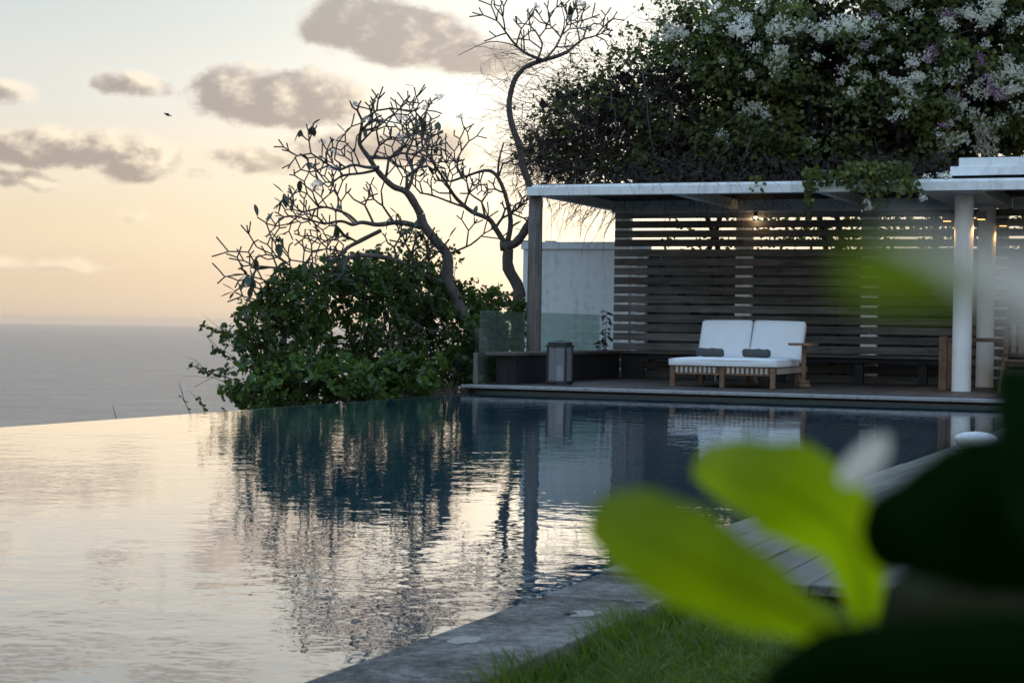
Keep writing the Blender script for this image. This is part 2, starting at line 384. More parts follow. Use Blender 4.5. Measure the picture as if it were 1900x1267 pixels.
def boxmesh(name, sx, sy, sz, material, bev=.004):
    me = MB().box(-sx / 2, sx / 2, -sy / 2, sy / 2, -sz / 2, sz / 2).mesh(name)
    if bev: bevel(me, bev, 1)
    me.materials.append(MATS[material]); return me
def npmesh(name, V, faces, material, off=(0, 0, 0), smooth=False):
    """V (n,3) array, faces (m,k) array of equal-size faces"""
    me = bpy.data.meshes.new(name); V = np.asarray(V, dtype=np.float32) - np.asarray(off, dtype=np.float32)
    m_, k_ = faces.shape
    me.vertices.add(len(V)); me.vertices.foreach_set('co', V.ravel())
    me.loops.add(m_ * k_); me.loops.foreach_set('vertex_index', faces.ravel().astype(np.int32))
    me.polygons.add(m_); me.polygons.foreach_set('loop_start', np.arange(0, m_ * k_, k_, dtype=np.int32))
    me.polygons.foreach_set('loop_total', np.full(m_, k_, dtype=np.int32))
    if smooth: me.polygons.foreach_set('use_smooth', np.ones(m_, dtype=bool))
    me.update(calc_edges=True); me.materials.append(MATS[material]); return me
def nppart(name, V, faces, material, parent=None, kind=None, smooth=False):
    me = npmesh(name, V, faces, material, rootloc(parent) if parent else (0, 0, 0), smooth)
    o = bpy.data.objects.new(name, me); col.objects.link(o); o.parent = parent
    return tag(o, kind=kind)
def unit(a): return a / np.maximum(np.linalg.norm(a, axis=-1, keepdims=True), 1e-9)
def leaves(P, D, Nn, L, W, fold=.25, droop=.15):
    """leaf blades: base P, direction D, normal N, length L, half-width W; six-vertex folded ovals, 4 triangles"""
    D = unit(D); S = unit(np.cross(D, Nn)); Nn = np.cross(S, D); L = L[:, None]; W = W[:, None]
    b = P; t = P + D * L - Nn * L * droop
    m1 = P + D * L * .45; l = m1 + S * W + Nn * W * fold; r = m1 - S * W + Nn * W * fold
    l2 = P + D * L * .78 + S * W * .72 - Nn * L * droop * .4 + Nn * W * fold * .7; r2 = P + D * L * .78 - S * W * .72 - Nn * L * droop * .4 + Nn * W * fold * .7
    V = np.stack([b, l, l2, t, r2, r], 1).reshape(-1, 3); k = np.arange(len(P))[:, None] * 6
    Fq = np.concatenate([k + np.array([[0, 1, 2, 3]]), k + np.array([[0, 3, 4, 5]])], 0)
    return V, Fq

# ================================================================== SETTING
# sea, 60 m below, reaching the horizon
bm_ = MB(); NSEG = 96; RS = 24400.0
ring = [(0, 0, -60.0)]
for rr in (60, 300, 1500, 6000, RS):
    ring += [(rr * math.cos(2 * math.pi * i / NSEG), rr * math.sin(2 * math.pi * i / NSEG), -60.0) for i in range(NSEG)]
fc = [(0, 1 + i, 1 + (i + 1) % NSEG) for i in range(NSEG)]
for q in range(4):
    a = 1 + q * NSEG; b = a + NSEG
    fc += [(a + i, b + i, b + (i + 1) % NSEG, a + (i + 1) % NSEG) for i in range(NSEG)]
bm_.add(ring, fc); struct('sea', bm_, 'sea_water')

# headland: level ground at the house, ledge outside the pool's overflow edge, then the cliff
prof = [(-30, -62), (-20, -30), (-16.5, -7), (-14.5, -1.6), (-12.5, -.75), (-9.35, -.60)]
Ys = [-40, -10, 0, 8, 12, 16, 20, 24, 28, 33, 40, 48, 60]
g = MB(); vs = []
for y in Ys:
    fall = 0 if y < 34 else (y - 33) * 1.6
    for i, (x, z) in enumerate(prof): vs.append((x + random.uniform(-.4, .4) * (i not in (0, 5)), y, max(-62, z - fall) + random.uniform(-.06, .06) * (i not in (0, 5))))
nx = len(prof)
g.add(vs, [(j * nx + i, j * nx + i + 1, (j + 1) * nx + i + 1, (j + 1) * nx + i) for j in range(len(Ys) - 1) for i in range(nx - 1)])
struct('cliff_slope', g, 'ground_soil')
g = MB(); g.box(-9.36, 60, 21.70, 33, -1.6, -.02); struct('terrace_ground', g, 'ground_soil')
g = MB(); g.box(-1.54, 60, -40, 21.69, -1.6, -.005); struct('lawn', g, 'ground_soil')

# pool: basin and the sheet of water, its outer edge running over the weir wall
g = MB(); g.box(-9.15, -9.004, -12, 21.66, -1.6, -.012); g.box(-9.15, -1.56, -12, 21.66, -1.7, -1.6); g.box(-1.90, -1.555, -12, 21.66, -1.59, -.02); g.box(-9.15, -1.56, 21.661, 21.69, -1.6, .03)
struct('pool_basin', g, 'basin_tile')
g = MB(); g.box(-9.003, -1.903, -11.99, 21.655, -1.58, 0.0); struct('pool_water', g, 'pool_water')

# stone coping of the near side
cop = bpy.data.objects.new('pool_coping', None); col.objects.link(cop); cop.location = (-1.74, 4, 0); ROOT[cop.name] = (-1.74, 4, 0); tag(cop, kind='structure')
for (y0, y1) in [(-6, -4.5), (-4.497, -3), (-2.997, -1.5), (-1.497, .4), (.403, 2.0), (2.003, 3.5), (3.503, 5.06), (5.064, 5.56)]:
    g = MB(); g.box(-1.915, -1.57, y0, y1, -.10 + random.uniform(0, .003), .06 + random.uniform(-.002, .002)); s_ = part('slab', g, 'coping_stone', cop, bev=.006)
def patch(cx, cy, rx, ry, z, nm, material, seed, th=.0012):
    rr = random.Random(seed); g = MB(); N = 22
    rim = [(cx + rx * math.cos(2 * math.pi * i / N) * rr.uniform(.70, 1.15), cy + ry * math.sin(2 * math.pi * i / N) * rr.uniform(.70, 1.15)) for i in range(N)]
    g.add([(x, y, z + th) for x, y in rim] + [(cx + (x - cx) * 1.04, cy + (y - cy) * 1.04, z) for x, y in rim], [tuple(range(N))] + [(i, N + i, N + (i + 1) % N, (i + 1) % N) for i in range(N)])
    return part(nm, g, material, cop)
patch(-1.81, 4.245, .040, .058, .0605, 'cement_patch', 'pale_patch', 3)
patch(-1.692, 4.79, .040, .060, .0605, 'cement_patch', 'pale_patch', 5)
patch(-1.722, 4.765, .020, .018, .0632, 'hollow', 'soil', 8, .001)

# boardwalk beside the pool beyond the lawn
bw = bpy.data.objects.new('boardwalk', None); col.objects.link(bw); bw.location = (-1.4, 12, 0); ROOT[bw.name] = (-1.4, 12, 0); tag(bw, kind='structure')
BL = 21.69 - 5.575
pm = boxmesh('plank', .128, BL / 3 - .004, .035, 'board_wood', .004)
for i in range(16):
    for j in range(3):
        shared('plank', pm, bw, (-1.915 + .066 + i * .134, 5.575 + BL / 3 * (j + .5), .055 + random.uniform(-.003, .003)), (random.uniform(-.0004, .0004), random.uniform(-.012, .012), random.uniform(-.0003, .0003)))
g = MB(); g.box(-1.90, .2, 5.60, 21.66, -.02, .034); part('bearer', g, 'soil', bw)

# pavilion deck: boards, stone lip and the dark recess under it
dk = bpy.data.objects.new('pavilion_deck', None); col.objects.link(dk); dk.location = (-4, 24, 0); ROOT[dk.name] = (-4, 24, 0); tag(dk, kind='structure')
for i, (x0, x1) in enumerate([(-9.33, -7.9), (-7.897, -6.1), (-6.097, -4.3), (-4.297, -2.5), (-2.497, -.7), (-.697, 2.2)]):
    g = MB(); g.box(x0, x1, 21.60 + random.uniform(-.006, .006), 21.80, .058, .098 + random.uniform(-.003, .003)); part('edge_stone', g, 'edge_stone', dk, bev=.007)
g = MB(); g.box(-9.28, 2.2, 21.70, 28.4, -.03, .058); part('foundation', g, 'soil', dk)
pm = boxmesh('plank', .122, 6.3, .038, 'deck_wood', .004)
for i in range(90):
    shared('plank', pm, dk, (-9.26 + i * .128, 21.806 + 3.15, .081 + random.uniform(-.002, .002)), (0, random.uniform(-.008, .008), 0))

# ================================================================== PAVILION
pv = thing('pavilion', (-5.5, 25, .1), 'white painted flat-roofed pool pavilion overgrown by flowering bougainvillea', 'pavilion')
for (a, b) in ((-9.26, -6.402), (-6.399, -4.002), (-3.999, -.6), (-.597, 2.4)):
    g = MB(); g.box(a, b, 23.60 + random.uniform(-.004, .004), 23.75, 2.625 + random.uniform(-.003, .003), 2.742); part('fascia', g, 'white_paint', pv, bev=.006)
g = MB(); g.box(-9.20, 2.4, 23.64, 23.749, 2.744, 2.772); part('fascia_cap', g, 'white_paint', pv, bev=.004)
g = MB(); g.box(-9.14, -4.0, 26.84, 26.90, 2.596, 2.771); g.box(-3.2, 2.4, 26.84, 26.90, 2.596, 2.771); part('back_beam', g, 'white_paint', pv, bev=.004)
for x, w_ in ((-9.15, .11), (-7.22, .12), (-5.25, .12), (-1.6, .12), (.3, .12)):
    g = MB(); g.box(x - w_ / 2, x + w_ / 2, 23.752, 26.838, 2.632, 2.771); part('rafter', g, 'white_paint', pv, bev=.005)
g = MB(); g.box(-3.99, -3.21, 23.752, 27.0, 2.618, 2.771); part('column_beam', g, 'white_paint', pv, bev=.005)
bmesh_b = boxmesh('batten', 11.5, .128, .035, 'batten_wood', .003)
for i in range(23):
    shared('batten', bmesh_b, pv, (-3.44, 23.96 + i * .135, 2.79 + random.uniform(-.004, .004)))
for y in (24.3, 26.5):
    g = MB(); R_ = .122
    g.lathe(-3.5, y, [(R_ * 1.0, .10), (R_, .3), (R_ * .995, 1.4), (R_ * .985, 2.3), (R_ * .985, 2.617)], 40); part('column', g, 'column_paint', pv, smooth=False)
    pv.children[-1].data.polygons.foreach_set('use_smooth', [len(p.vertices) == 4 for p in pv.children[-1].data.polygons])
g = MB(); g.lathe(-9.20, 23.80, [(.102, .10), (.101, .8), (.098, 1.8), (.097, 2.624)], 20)
o_ = part('timber_post', g, 'pillar_wood', pv, label='weathered grey timber post carrying the roof corner'); o_.data.polygons.foreach_set('use_smooth', [len(p.vertices) == 4 for p in o_.data.polygons])
g = MB(); g.box(-3.62, 2.4, 23.86, 26.6, 2.83, 2.945); part('upper_slab', g, 'white_paint', pv, bev=.006)
g = MB(); g.box(-3.52, 2.4, 23.90, 26.5, 2.947, 3.055); part('upper_slab', g, 'white_paint', pv, bev=.006)
g = MB(); g.box(-3.50, 2.4, 23.92, 26.4, 3.057, 3.067); part('roof_flashing', g, 'black_metal', pv)

# slatted screen on white posts
ss = thing('slat_screen', (-5, 27, .06), 'grey weathered horizontal slat screen on white posts behind the daybed', 'screen')
POSTX = [-9.0, -7.10, -5.22, -3.39, -1.5, .4]
for x in POSTX:
    g = MB(); g.box(x - .118, x + .118, 26.963, 27.11, .06, 2.60); part('post', g, 'white_paint', ss, bev=.004)
bounds = [(-9.12, -7.10), (-7.10, -5.22), (-5.22, -3.39), (-3.39, -1.5), (-1.5, .5)]
sm = [boxmesh('slat', b - a - .003, .028, .107, 'slat_wood', .003) for a, b in bounds]
long = [boxmesh('slat', bounds[1][1] - bounds[0][0] - .003, .028, .107, 'slat_wood', .003), boxmesh('slat', bounds[2][1] - bounds[1][0] - .003, .028, .107, 'slat_wood', .003)]
for r_ in range(18):
    z = 2.560 - r_ * .1418
    pr = (r_ % 2 == 0)
    def sl_(me, a, b): shared('slat', me, ss, ((a + b) / 2, 26.968 + random.uniform(-.004, .004), z + random.uniform(-.004, .004)), (random.uniform(-.03, .03), random.uniform(-.0016, .0016), 0))
    if pr: sl_(long[0], bounds[0][0], bounds[1][1]); sl_(sm[2], *bounds[2])
    else: sl_(sm[0], *bounds[0]); sl_(long[1], bounds[1][0], bounds[2][1])
    sl_(sm[3], *bounds[3]); sl_(sm[4], *bounds[4])

# walls behind
w_ = thing('garden_wall', (-10.2, 27.9, 0), 'tall white stained stucco wall with flat coping left of the slat screen', 'wall')
g = MB(); g.box(-10.95, -8.9, 27.80, 28.05, -.5, 2.08); part('wall_face', g, 'stucco', w_, bev=.008)
g = MB(); g.box(-10.98, -8.88, 27.77, 28.08, 2.082, 2.20); part('coping', g, 'stucco', w_, bev=.008)
g = MB(); g.box(-10.96, -10.86, 27.79, 28.06, 2.202, 2.225); g.box(-10.60, -10.45, 27.85, 28.0, 2.202, 2.222); part('coping_chip', g, 'old_shade_concrete', w_)
w2 = thing('stair_wall', (-4, 28.1, 0), 'concrete wall behind the slat screen, shade put into its dark grey', 'wall')
g = MB(); g.box(-8.97, 2.5, 28.0, 28.25, -.5, 2.07); part('wall_face', g, 'old_shade_concrete', w2)
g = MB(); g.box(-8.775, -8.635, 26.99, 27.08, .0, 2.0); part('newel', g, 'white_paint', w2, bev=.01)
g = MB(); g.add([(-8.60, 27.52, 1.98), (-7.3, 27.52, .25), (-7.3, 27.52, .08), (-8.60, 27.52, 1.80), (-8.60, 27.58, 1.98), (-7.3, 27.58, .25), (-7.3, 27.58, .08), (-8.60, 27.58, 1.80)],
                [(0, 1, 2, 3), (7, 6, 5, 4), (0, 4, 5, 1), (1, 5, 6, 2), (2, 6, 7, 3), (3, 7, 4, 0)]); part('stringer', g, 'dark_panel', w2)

# ================================================================== BENCH
bn = thing('corner_bench', (-8, 25, .1), 'long dark timber bench running round the deck corner under the screen', 'bench')
for i in range(3):
    x0 = -9.20 + i * .145
    g = MB(); g.box(x0, x0 + .141, 22.05, 26.34, .468 + random.uniform(-.002, .002), .508); part('seat_board', g, 'bench_wood', bn, bev=.004)
for i in range(4):
    y0 = 26.345 + i * .15
    g = MB(); g.box(-9.20, -3.85, y0, y0 + .146, .468 + random.uniform(-.002, .002), .508); part('seat_board', g, 'bench_wood', bn, bev=.004)
g = MB(); g.box(-9.06, -8.80, 22.12, 22.16, .102, .466); part('end_panel', g, 'dark_panel', bn)
for (a, b) in ((22.165, 23.3), (23.32, 24.9), (25.0, 26.33)):
    g = MB(); g.box(-8.84, -8.805, a, b, .102, .466); part('side_panel', g, 'dark_panel', bn)
g = MB(); g.box(-8.803, -8.45, 26.42, 26.46, .102, .466); part('side_panel', g, 'dark_panel', bn)
for x in (-7.6, -6.4, -5.25, -4.35):
    g = MB(); g.box(x - .06, x + .06, 26.45, 26.55, .102, .466); part('leg', g, 'dark_panel', bn)
g = MB(); g.box(-8.44, -3.9, 26.40, 26.44, .40, .466); part('apron', g, 'dark_panel', bn)

# ================================================================== GLASS BALUSTRADE
gb = thing('glass_balustrade', (-9.24, 24, .1), 'greenish frameless glass balustrade along the outer deck edge behind the bench', 'balustrade')
for (a, b, z0) in ((21.97, 23.52, .102), (24.02, 24.40, .102), (24.43, 26.62, .102)):
    g = MB(); g.box(-9.236, -9.224, a, b, z0, 1.04); part('glass_panel', g, 'green_glass', gb)
g = MB(); g.box(-9.29, -9.24, 21.90, 21.965, .10, .50); part('end_post', g, 'pillar_wood', gb, bev=.004)

# ================================================================== DAYBED
def cushion(mb, sx, sy, sz, r, puff, M, n1=14, n3=6):
    """puffy rounded box centred on the origin, put in place by M"""
    idx = {}; vs = []; fs = []
    def vert(i, j, k_):
        key = (i, j, k_)
        if key in idx: return idx[key]
        p = Vector((-sx / 2 + sx * i / n1, -sy / 2 + sy * j / n1, -sz / 2 + sz * k_ / n3))
        q = Vector((max(-sx / 2 + r, min(sx / 2 - r, p.x)), max(-sy / 2 + r, min(sy / 2 - r, p.y)), max(-sz / 2 + r, min(sz / 2 - r, p.z))))
        d = p - q; p = q + (d.normalized() * r if d.length > 1e-9 else d)
        u, v = p.x / (sx / 2), p.y / (sy / 2)
        b = max(0, 1 - u * u) ** .5 * max(0, 1 - v * v) ** .5
        p.z += (1 if p.z > 0 else -1) * puff * b * (abs(p.z) / (sz / 2)) + .003 * math.sin(9 * p.x + 4 * p.y) * b
        p.y += .006 * math.sin(5 * p.x + 1)
        idx[key] = len(vs); vs.append(M @ p); return idx[key]
    R1 = range(n1); R3 = range(n3)
    for i in R1:
        for j in R1:
            fs.append((vert(i, j, n3), vert(i + 1, j, n3), vert(i + 1, j + 1, n3), vert(i, j + 1, n3)))
            fs.append((vert(i, j, 0), vert(i, j + 1, 0), vert(i + 1, j + 1, 0), vert(i + 1, j, 0)))
    for i in R1:
        for k_ in R3:
            fs.append((vert(i, 0, k_), vert(i + 1, 0, k_), vert(i + 1, 0, k_ + 1), vert(i, 0, k_ + 1)))
            fs.append((vert(i, n1, k_), vert(i, n1, k_ + 1), vert(i + 1, n1, k_ + 1), vert(i + 1, n1, k_)))
            fs.append((vert(0, i, k_), vert(0, i, k_ + 1), vert(0, i + 1, k_ + 1), vert(0, i + 1, k_)))
            fs.append((vert(n1, i, k_), vert(n1, i + 1, k_), vert(n1, i + 1, k_ + 1), vert(n1, i, k_ + 1)))
    mb.add(vs, fs); return mb
def cord(sx, sy, z, r, M):
    pts = []
    for (cx, cy, a0) in ((sx / 2 - r, sy / 2 - r, 0), (-sx / 2 + r, sy / 2 - r, 90), (-sx / 2 + r, -sy / 2 + r, 180), (sx / 2 - r, -sy / 2 + r, 270)):
        for s_ in range(5):
            a = math.radians(a0 + s_ * 22.5); pts.append(M @ Vector((cx + r * math.cos(a), cy + r * math.sin(a), z)))
    pts.append(pts[0]); return MB().tube(pts, .0045, 5, False)

db = thing('daybed', (-6.33, 24, .1), 'double teak daybed with white seat mattress and two raised white backs', 'daybed')
DX0, DX1, DY0, DY1 = -7.02, -5.64, 23.06, 24.95
for x in (DX0 + .03, (DX0 + DX1) / 2, DX1 - .03):
    for y in (DY0 + .03, 24.42):
        g = MB(); g.box(x - .03, x + .03, y - .03, y + .03, .102, .365 if y < 24 else .33); part('leg', g, 'teak', db, bev=.004)
for x in (DX0 + .16, (DX0 + DX1) / 2 + .03, DX1 - .06):
    g = MB(); g.box(x - .02, x + .02, 24.86, 24.91, .16, .33); part('wheel_bracket', g, 'teak', db)
    g = MB(); g.tube([(x - .052, 24.86, .162), (x - .022, 24.86, .162)], .06, 18); part('wheel', g, 'rubber_wheel', db, bev=.006, seg=2)
for (y0, y1) in ((DY0 + .062, DY0 + .10), (DY1 - .04, DY1)):
    g = MB(); g.box(DX0 + .06, DX1 - .06, y0, y1, .29, .362); part('rail', g, 'teak', db, bev=.003)
for x in (DX0, DX1 - .035):
    g = MB(); g.box(x, x + .035, DY0 + .065, DY1, .29, .362); part('rail', g, 'teak', db, bev=.003)
for (a, b) in ((DX0 + .065, -6.365), (-6.295, DX1 - .065)):
    g = MB(); g.box(a, b, DY0 + .008, DY0 + .045, .262, .284); part('stretcher', g, 'teak', db, bev=.003)
    g = MB(); g.box(a, b, DY0 + .012, DY0 + .058, .29, .360); part('front_rail', g, 'teak', db, bev=.003)
g = MB(); x = DX0 + .075
while x < DX1 - .1:
    if abs(x + .016 + 6.33) > .06: g.box(x, x + .032, DY0 + .005, DY0 + .06, .286, .364)
    x += .062
y = DY0 + .12
while y < 24.8:
    g.box(DX1 - .038, DX1 + .004, y, y + .032, .286, .364); y += .062
part('webbing', g, 'strap_webbing', db)
M = Matrix.Translation((-6.33, 23.70, .418)); SXX, SYY = 1.43, 1.32
mt = part('seat_mattress', cushion(MB(), SXX, SYY, .105, .035, .012, M), 'white_canvas', db, smooth=True)
part('piping', cord(SXX - .006, SYY - .006, .036, .035, M), 'piping_cord', mt); part('piping', cord(SXX - .006, SYY - .006, -.036, .035, M), 'piping_cord', mt)
for i, xc in enumerate((-6.69, -5.97)):
    M = Matrix.Translation((xc + .0, 24.55, .69)) @ Matrix.Rotation(math.radians(1.0 if i else -.6), 4, 'Y') @ Matrix.Rotation(math.radians(63), 4, 'X')
    bk = part('back_cushion', cushion(MB(), .705, .60, .10, .035, .012, M), 'white_canvas', db, smooth=True)
    part('piping', cord(.70, .594, .036, .035, M), 'piping_cord', bk); part('piping', cord(.70, .594, -.036, .035, M), 'piping_cord', bk)
    Mb = Matrix.Translation((xc, 24.60, .655)) @ Matrix.Rotation(math.radians(63), 4, 'X')
    g = MB(); g2 = MB().box(-.33, .33, -.30, .26, -.035, -.012); g.add([Mb @ Vector(p) for p in g2.v], g2.f); part('back_frame', g, 'teak', db)
    g = MB(); g.tube([(xc + .2, 24.80, .70), (xc + .2, 24.90, .36)], .016, 6); g.tube([(xc - .2, 24.80, .70), (xc - .2, 24.90, .36)], .016, 6); part('back_prop', g, 'teak', db)
for i, (xc, yc, ln) in enumerate(((-6.80, 24.16, .37), (-6.15, 24.12, .37))):
    M = Matrix.Translation((xc, yc, .535)) @ Matrix.Rotation(math.radians(3 - 4 * i), 4, 'Z')
    g = MB(); pts = []; rr = []
    for s_ in range(15):
        t = -1 + 2 * s_ / 14; pts.append(M @ Vector((t * ln / 2, 0, .004 * math.sin(7 * t + i)))); rr.append(.058 * (1 - max(0, abs(t) - .86) ** 2 * 14) + .002 * math.sin(11 * t))
    g.tube(pts, rr, 18)
    b_ = thing('bolster', (xc, yc, .477), ['grey bolster on the left half of the white daybed', 'grey bolster on the right half of the white daybed'][i], 'cushion', 'bolsters on the daybed')
    part('cover', g, 'grey_weave', b_, smooth=True)
    part('seam', MB().tube([M @ Vector((-ln / 2 * .95, -.057, .005)), M @ Vector((0, -.0595, .005)), M @ Vector((ln / 2 * .95, -.057, .005))], .003, 4), 'grey_weave', b_)

# side table
st = thing('side_table', (-5.46, 23.86, .1), 'small teak pedestal side table beside the daybed', 'table')
g = MB(); g.lathe(-5.46, 23.90, [(.088, .10), (.096, .11), (.096, .135), (.084, .15), (.078, .155), (.084, .165), (.084, .185), (.070, .20), (.03, .205)], 28); part('base', g, 'teak', st, smooth=True)
g = MB(); g.box(-5.486, -5.434, 23.875, 23.925, .20, .650); part('post', g, 'teak', st, bev=.004)
g = MB(); g.box(-5.625, -5.315, 23.70, 24.10, .651, .685); part('tabletop', g, 'teak', st, bev=.005)

# lantern
lx0, lx1, ly0, ly1 = -8.50, -8.24, 22.48, 22.74
ln_ = thing('floor_lantern', (-8.37, 22.61, .1), 'black metal floor lantern with frosted glass sides standing by the bench', 'lantern')
g = MB(); g.box(lx0 - .012, lx1 + .012, ly0 - .012, ly1 + .012, .118, .148); part('base', g, 'black_metal', ln_, bev=.004)
for x in (lx0 + .02, lx1 - .02):
    for y in (ly0 + .02, ly1 - .02):
        g = MB(); g.box(x - .02, x + .02, y - .02, y + .02, .1, .117); part('foot', g, 'black_metal', ln_)
for x in (lx0 - .006, lx1 - .02):
    for y in (ly0 - .006, ly1 - .02):
        g = MB(); g.box(x, x + .026, y, y + .026, .149, .585); part('corner_bar', g, 'black_metal', ln_, bev=.002)
g = MB(); g.box(lx0 - .016, lx1 + .016, ly0 - .016, ly1 + .016, .586, .612); part('top_frame', g, 'black_metal', ln_, bev=.004)
g = MB(); g.box(lx0 + .004, lx1 - .004, ly0 + .004, ly1 - .004, .613, .650); part('roof', g, 'black_metal', ln_, bev=.008)
g = MB(); g.tube([(-8.42, 22.61, .651), (-8.42, 22.61, .664), (-8.32, 22.61, .664), (-8.32, 22.61, .651)], .006, 6); part('handle', g, 'black_metal', ln_)
for (a, b, c_, d_) in ((lx0 + .021, lx1 - .021, ly0 + .006, ly0 + .010), (lx0 + .021, lx1 - .021, ly1 - .010, ly1 - .006), (lx0 + .006, lx0 + .010, ly0 + .021, ly1 - .021), (lx1 - .010, lx1 - .006, ly0 + .021, ly1 - .021)):
    g = MB(); g.box(a, b, c_, d_, .150, .584); part('pane', g, 'lantern_glass', ln_)
g = MB(); g.lathe(-8.37, 22.61, [(.045, .149), (.045, .33), (.04, .335)], 18); part('candle', g, 'candle_wax', ln_)

# bar table and chair at the right
tb = thing('dining_table', (-2.3, 25, .1), 'long dark-topped wooden table standing between the white columns', 'table')
g = MB(); g.box(-3.76, -.6, 24.75, 25.75, .735, .785); part('tabletop', g, 'bench_wood', tb, bev=.005)
for x in (-3.75, -.72):
    for y in (24.76, 25.64):
        g = MB(); g.box(x, x + .10, y, y + .10, .102, .733); part('leg', g, 'teak', tb, bev=.005)
g = MB(); g.box(-3.80, -3.70, 24.36, 24.42, .102, .80)
part('end_plank', g, 'teak', tb, bev=.004)
ch = thing('dining_chair', (-2.75, 24.1, .1), 'teak chair at the right edge of the picture by the table', 'chair')
X, Y = -2.72, 24.15
for sx in (-1, 1):
    for sy in (-1, 1):
        g = MB(); g.tube([(X + sx * .26, Y + sy * .24, .102), (X + sx * .21, Y + sy * .20, .50)], .026, 4); part('leg', g, 'teak', ch)
    g = MB(); g.box(X + sx * .24 - .03, X + sx * .24 + .03, Y - .26, Y + .26, .64, .668); part('armrest', g, 'teak', ch, bev=.004)
    for sy in (-1, 1):
        g = MB(); g.tube([(X + sx * .215, Y + sy * .19, .50), (X + sx * .235, Y + sy * .20, .64)], .02, 4); part('arm_post', g, 'teak', ch)
for i in range(6):
    g = MB(); g.box(X - .22, X + .22, Y - .23 + i * .078, Y - .23 + i * .078 + .066, .50, .522); part('seat_slat', g, 'teak', ch, bev=.003)
for i in range(5):
    g = MB(); g.box(X - .21 + i * .092, X - .21 + i * .092 + .06, Y - .26, Y - .235, .60, .95); part('back_slat', g, 'teak', ch, bev=.003)

# lamps
def wall_lamp(x, y, z, label):
    t = thing('wall_lamp', (x, y, z), label, 'lamp', 'lamps on the white columns')
    g = MB(); g.box(x - .058, x + .058, y - .05, y + .05, z - .045, z + .055); part('housing', g, 'bronze', t, bev=.004)
    g = MB(); g.box(x - .045, x + .045, y - .038, y + .038, z - .053, z - .047); part('lens', g, 'warm_light', t)
    g = MB(); s_ = 1 if x > -3.5 else -1; g.box(min(x - s_ * .06, x - s_ * .10), max(x - s_ * .06, x - s_ * .10), y - .02, y + .02, z - .02, z + .02); part('bracket', g, 'bronze', t)
    ld = bpy.data.lights.new('lamp_light', 'SPOT'); ld.energy = 14.0; ld.color = (1, .50, .16); ld.spot_size = math.radians(110); ld.spot_blend = .7; ld.shadow_soft_size = .03
    lo = bpy.data.objects.new('lamp_light', ld); col.objects.link(lo); lo.parent = t; lo.location = (-s_ * .02, 0, -.065)
wall_lamp(-3.715, 24.30, 2.33, 'wall lamp glowing on the outer left side of the front white column')
wall_lamp(-3.285, 24.30, 2.35, 'wall lamp glowing between the two white columns')
wall_lamp(-3.285, 26.50, 2.39, 'wall lamp glowing right of the rear white column')
bl = thing('screen_lamp', (-6.9, 26.88, 2.5), 'small bright spot lamp high on the slat screen', 'lamp')
g = MB(); g.lathe(-6.9, 26.88, [(.012, 2.60), (.028, 2.58), (.03, 2.525), (.026, 2.52)], 14); part('housing', g, 'bronze', bl)
g = MB(); g.lathe(-6.9, 26.88, [(.021, 2.519), (.022, 2.505), (.012, 2.492)], 12); part('bulb', g, 'bulb_light', bl)
ld = bpy.data.lights.new('lamp_light', 'POINT'); ld.energy = .9; ld.color = (1, .62, .30); ld.shadow_soft_size = .02
lo = bpy.data.objects.new('lamp_light', ld); col.objects.link(lo); lo.parent = bl; lo.location = (0, -.01, -.03)

# white bowl at the pool edge
g = MB(); cx_, cy_ = -1.70, 12.50
g.lathe(cx_, cy_, [(.05, .075), (.09, .085), (.125, .115), (.140, .150), (.136, .162), (.115, .178), (.07, .192), (.02, .197)], 32)
single('lidded_bowl', g, 'white_ceramic', (cx_, cy_, .074), 'white rounded bowl standing on the boardwalk at the pool edge', 'bowl', smooth=True)

# ================================================================== PLANTS
def wob(p, q, k_, amp, rnd):
    p = Vector(p); q = Vector(q); L = (q - p).length
    return [p.lerp(q, i / k_) + Vector((rnd.uniform(-1, 1), rnd.uniform(-1, 1), rnd.uniform(-1, 1))) * (amp * L if 0 < i < k_ else 0) for i in range(k_ + 1)]

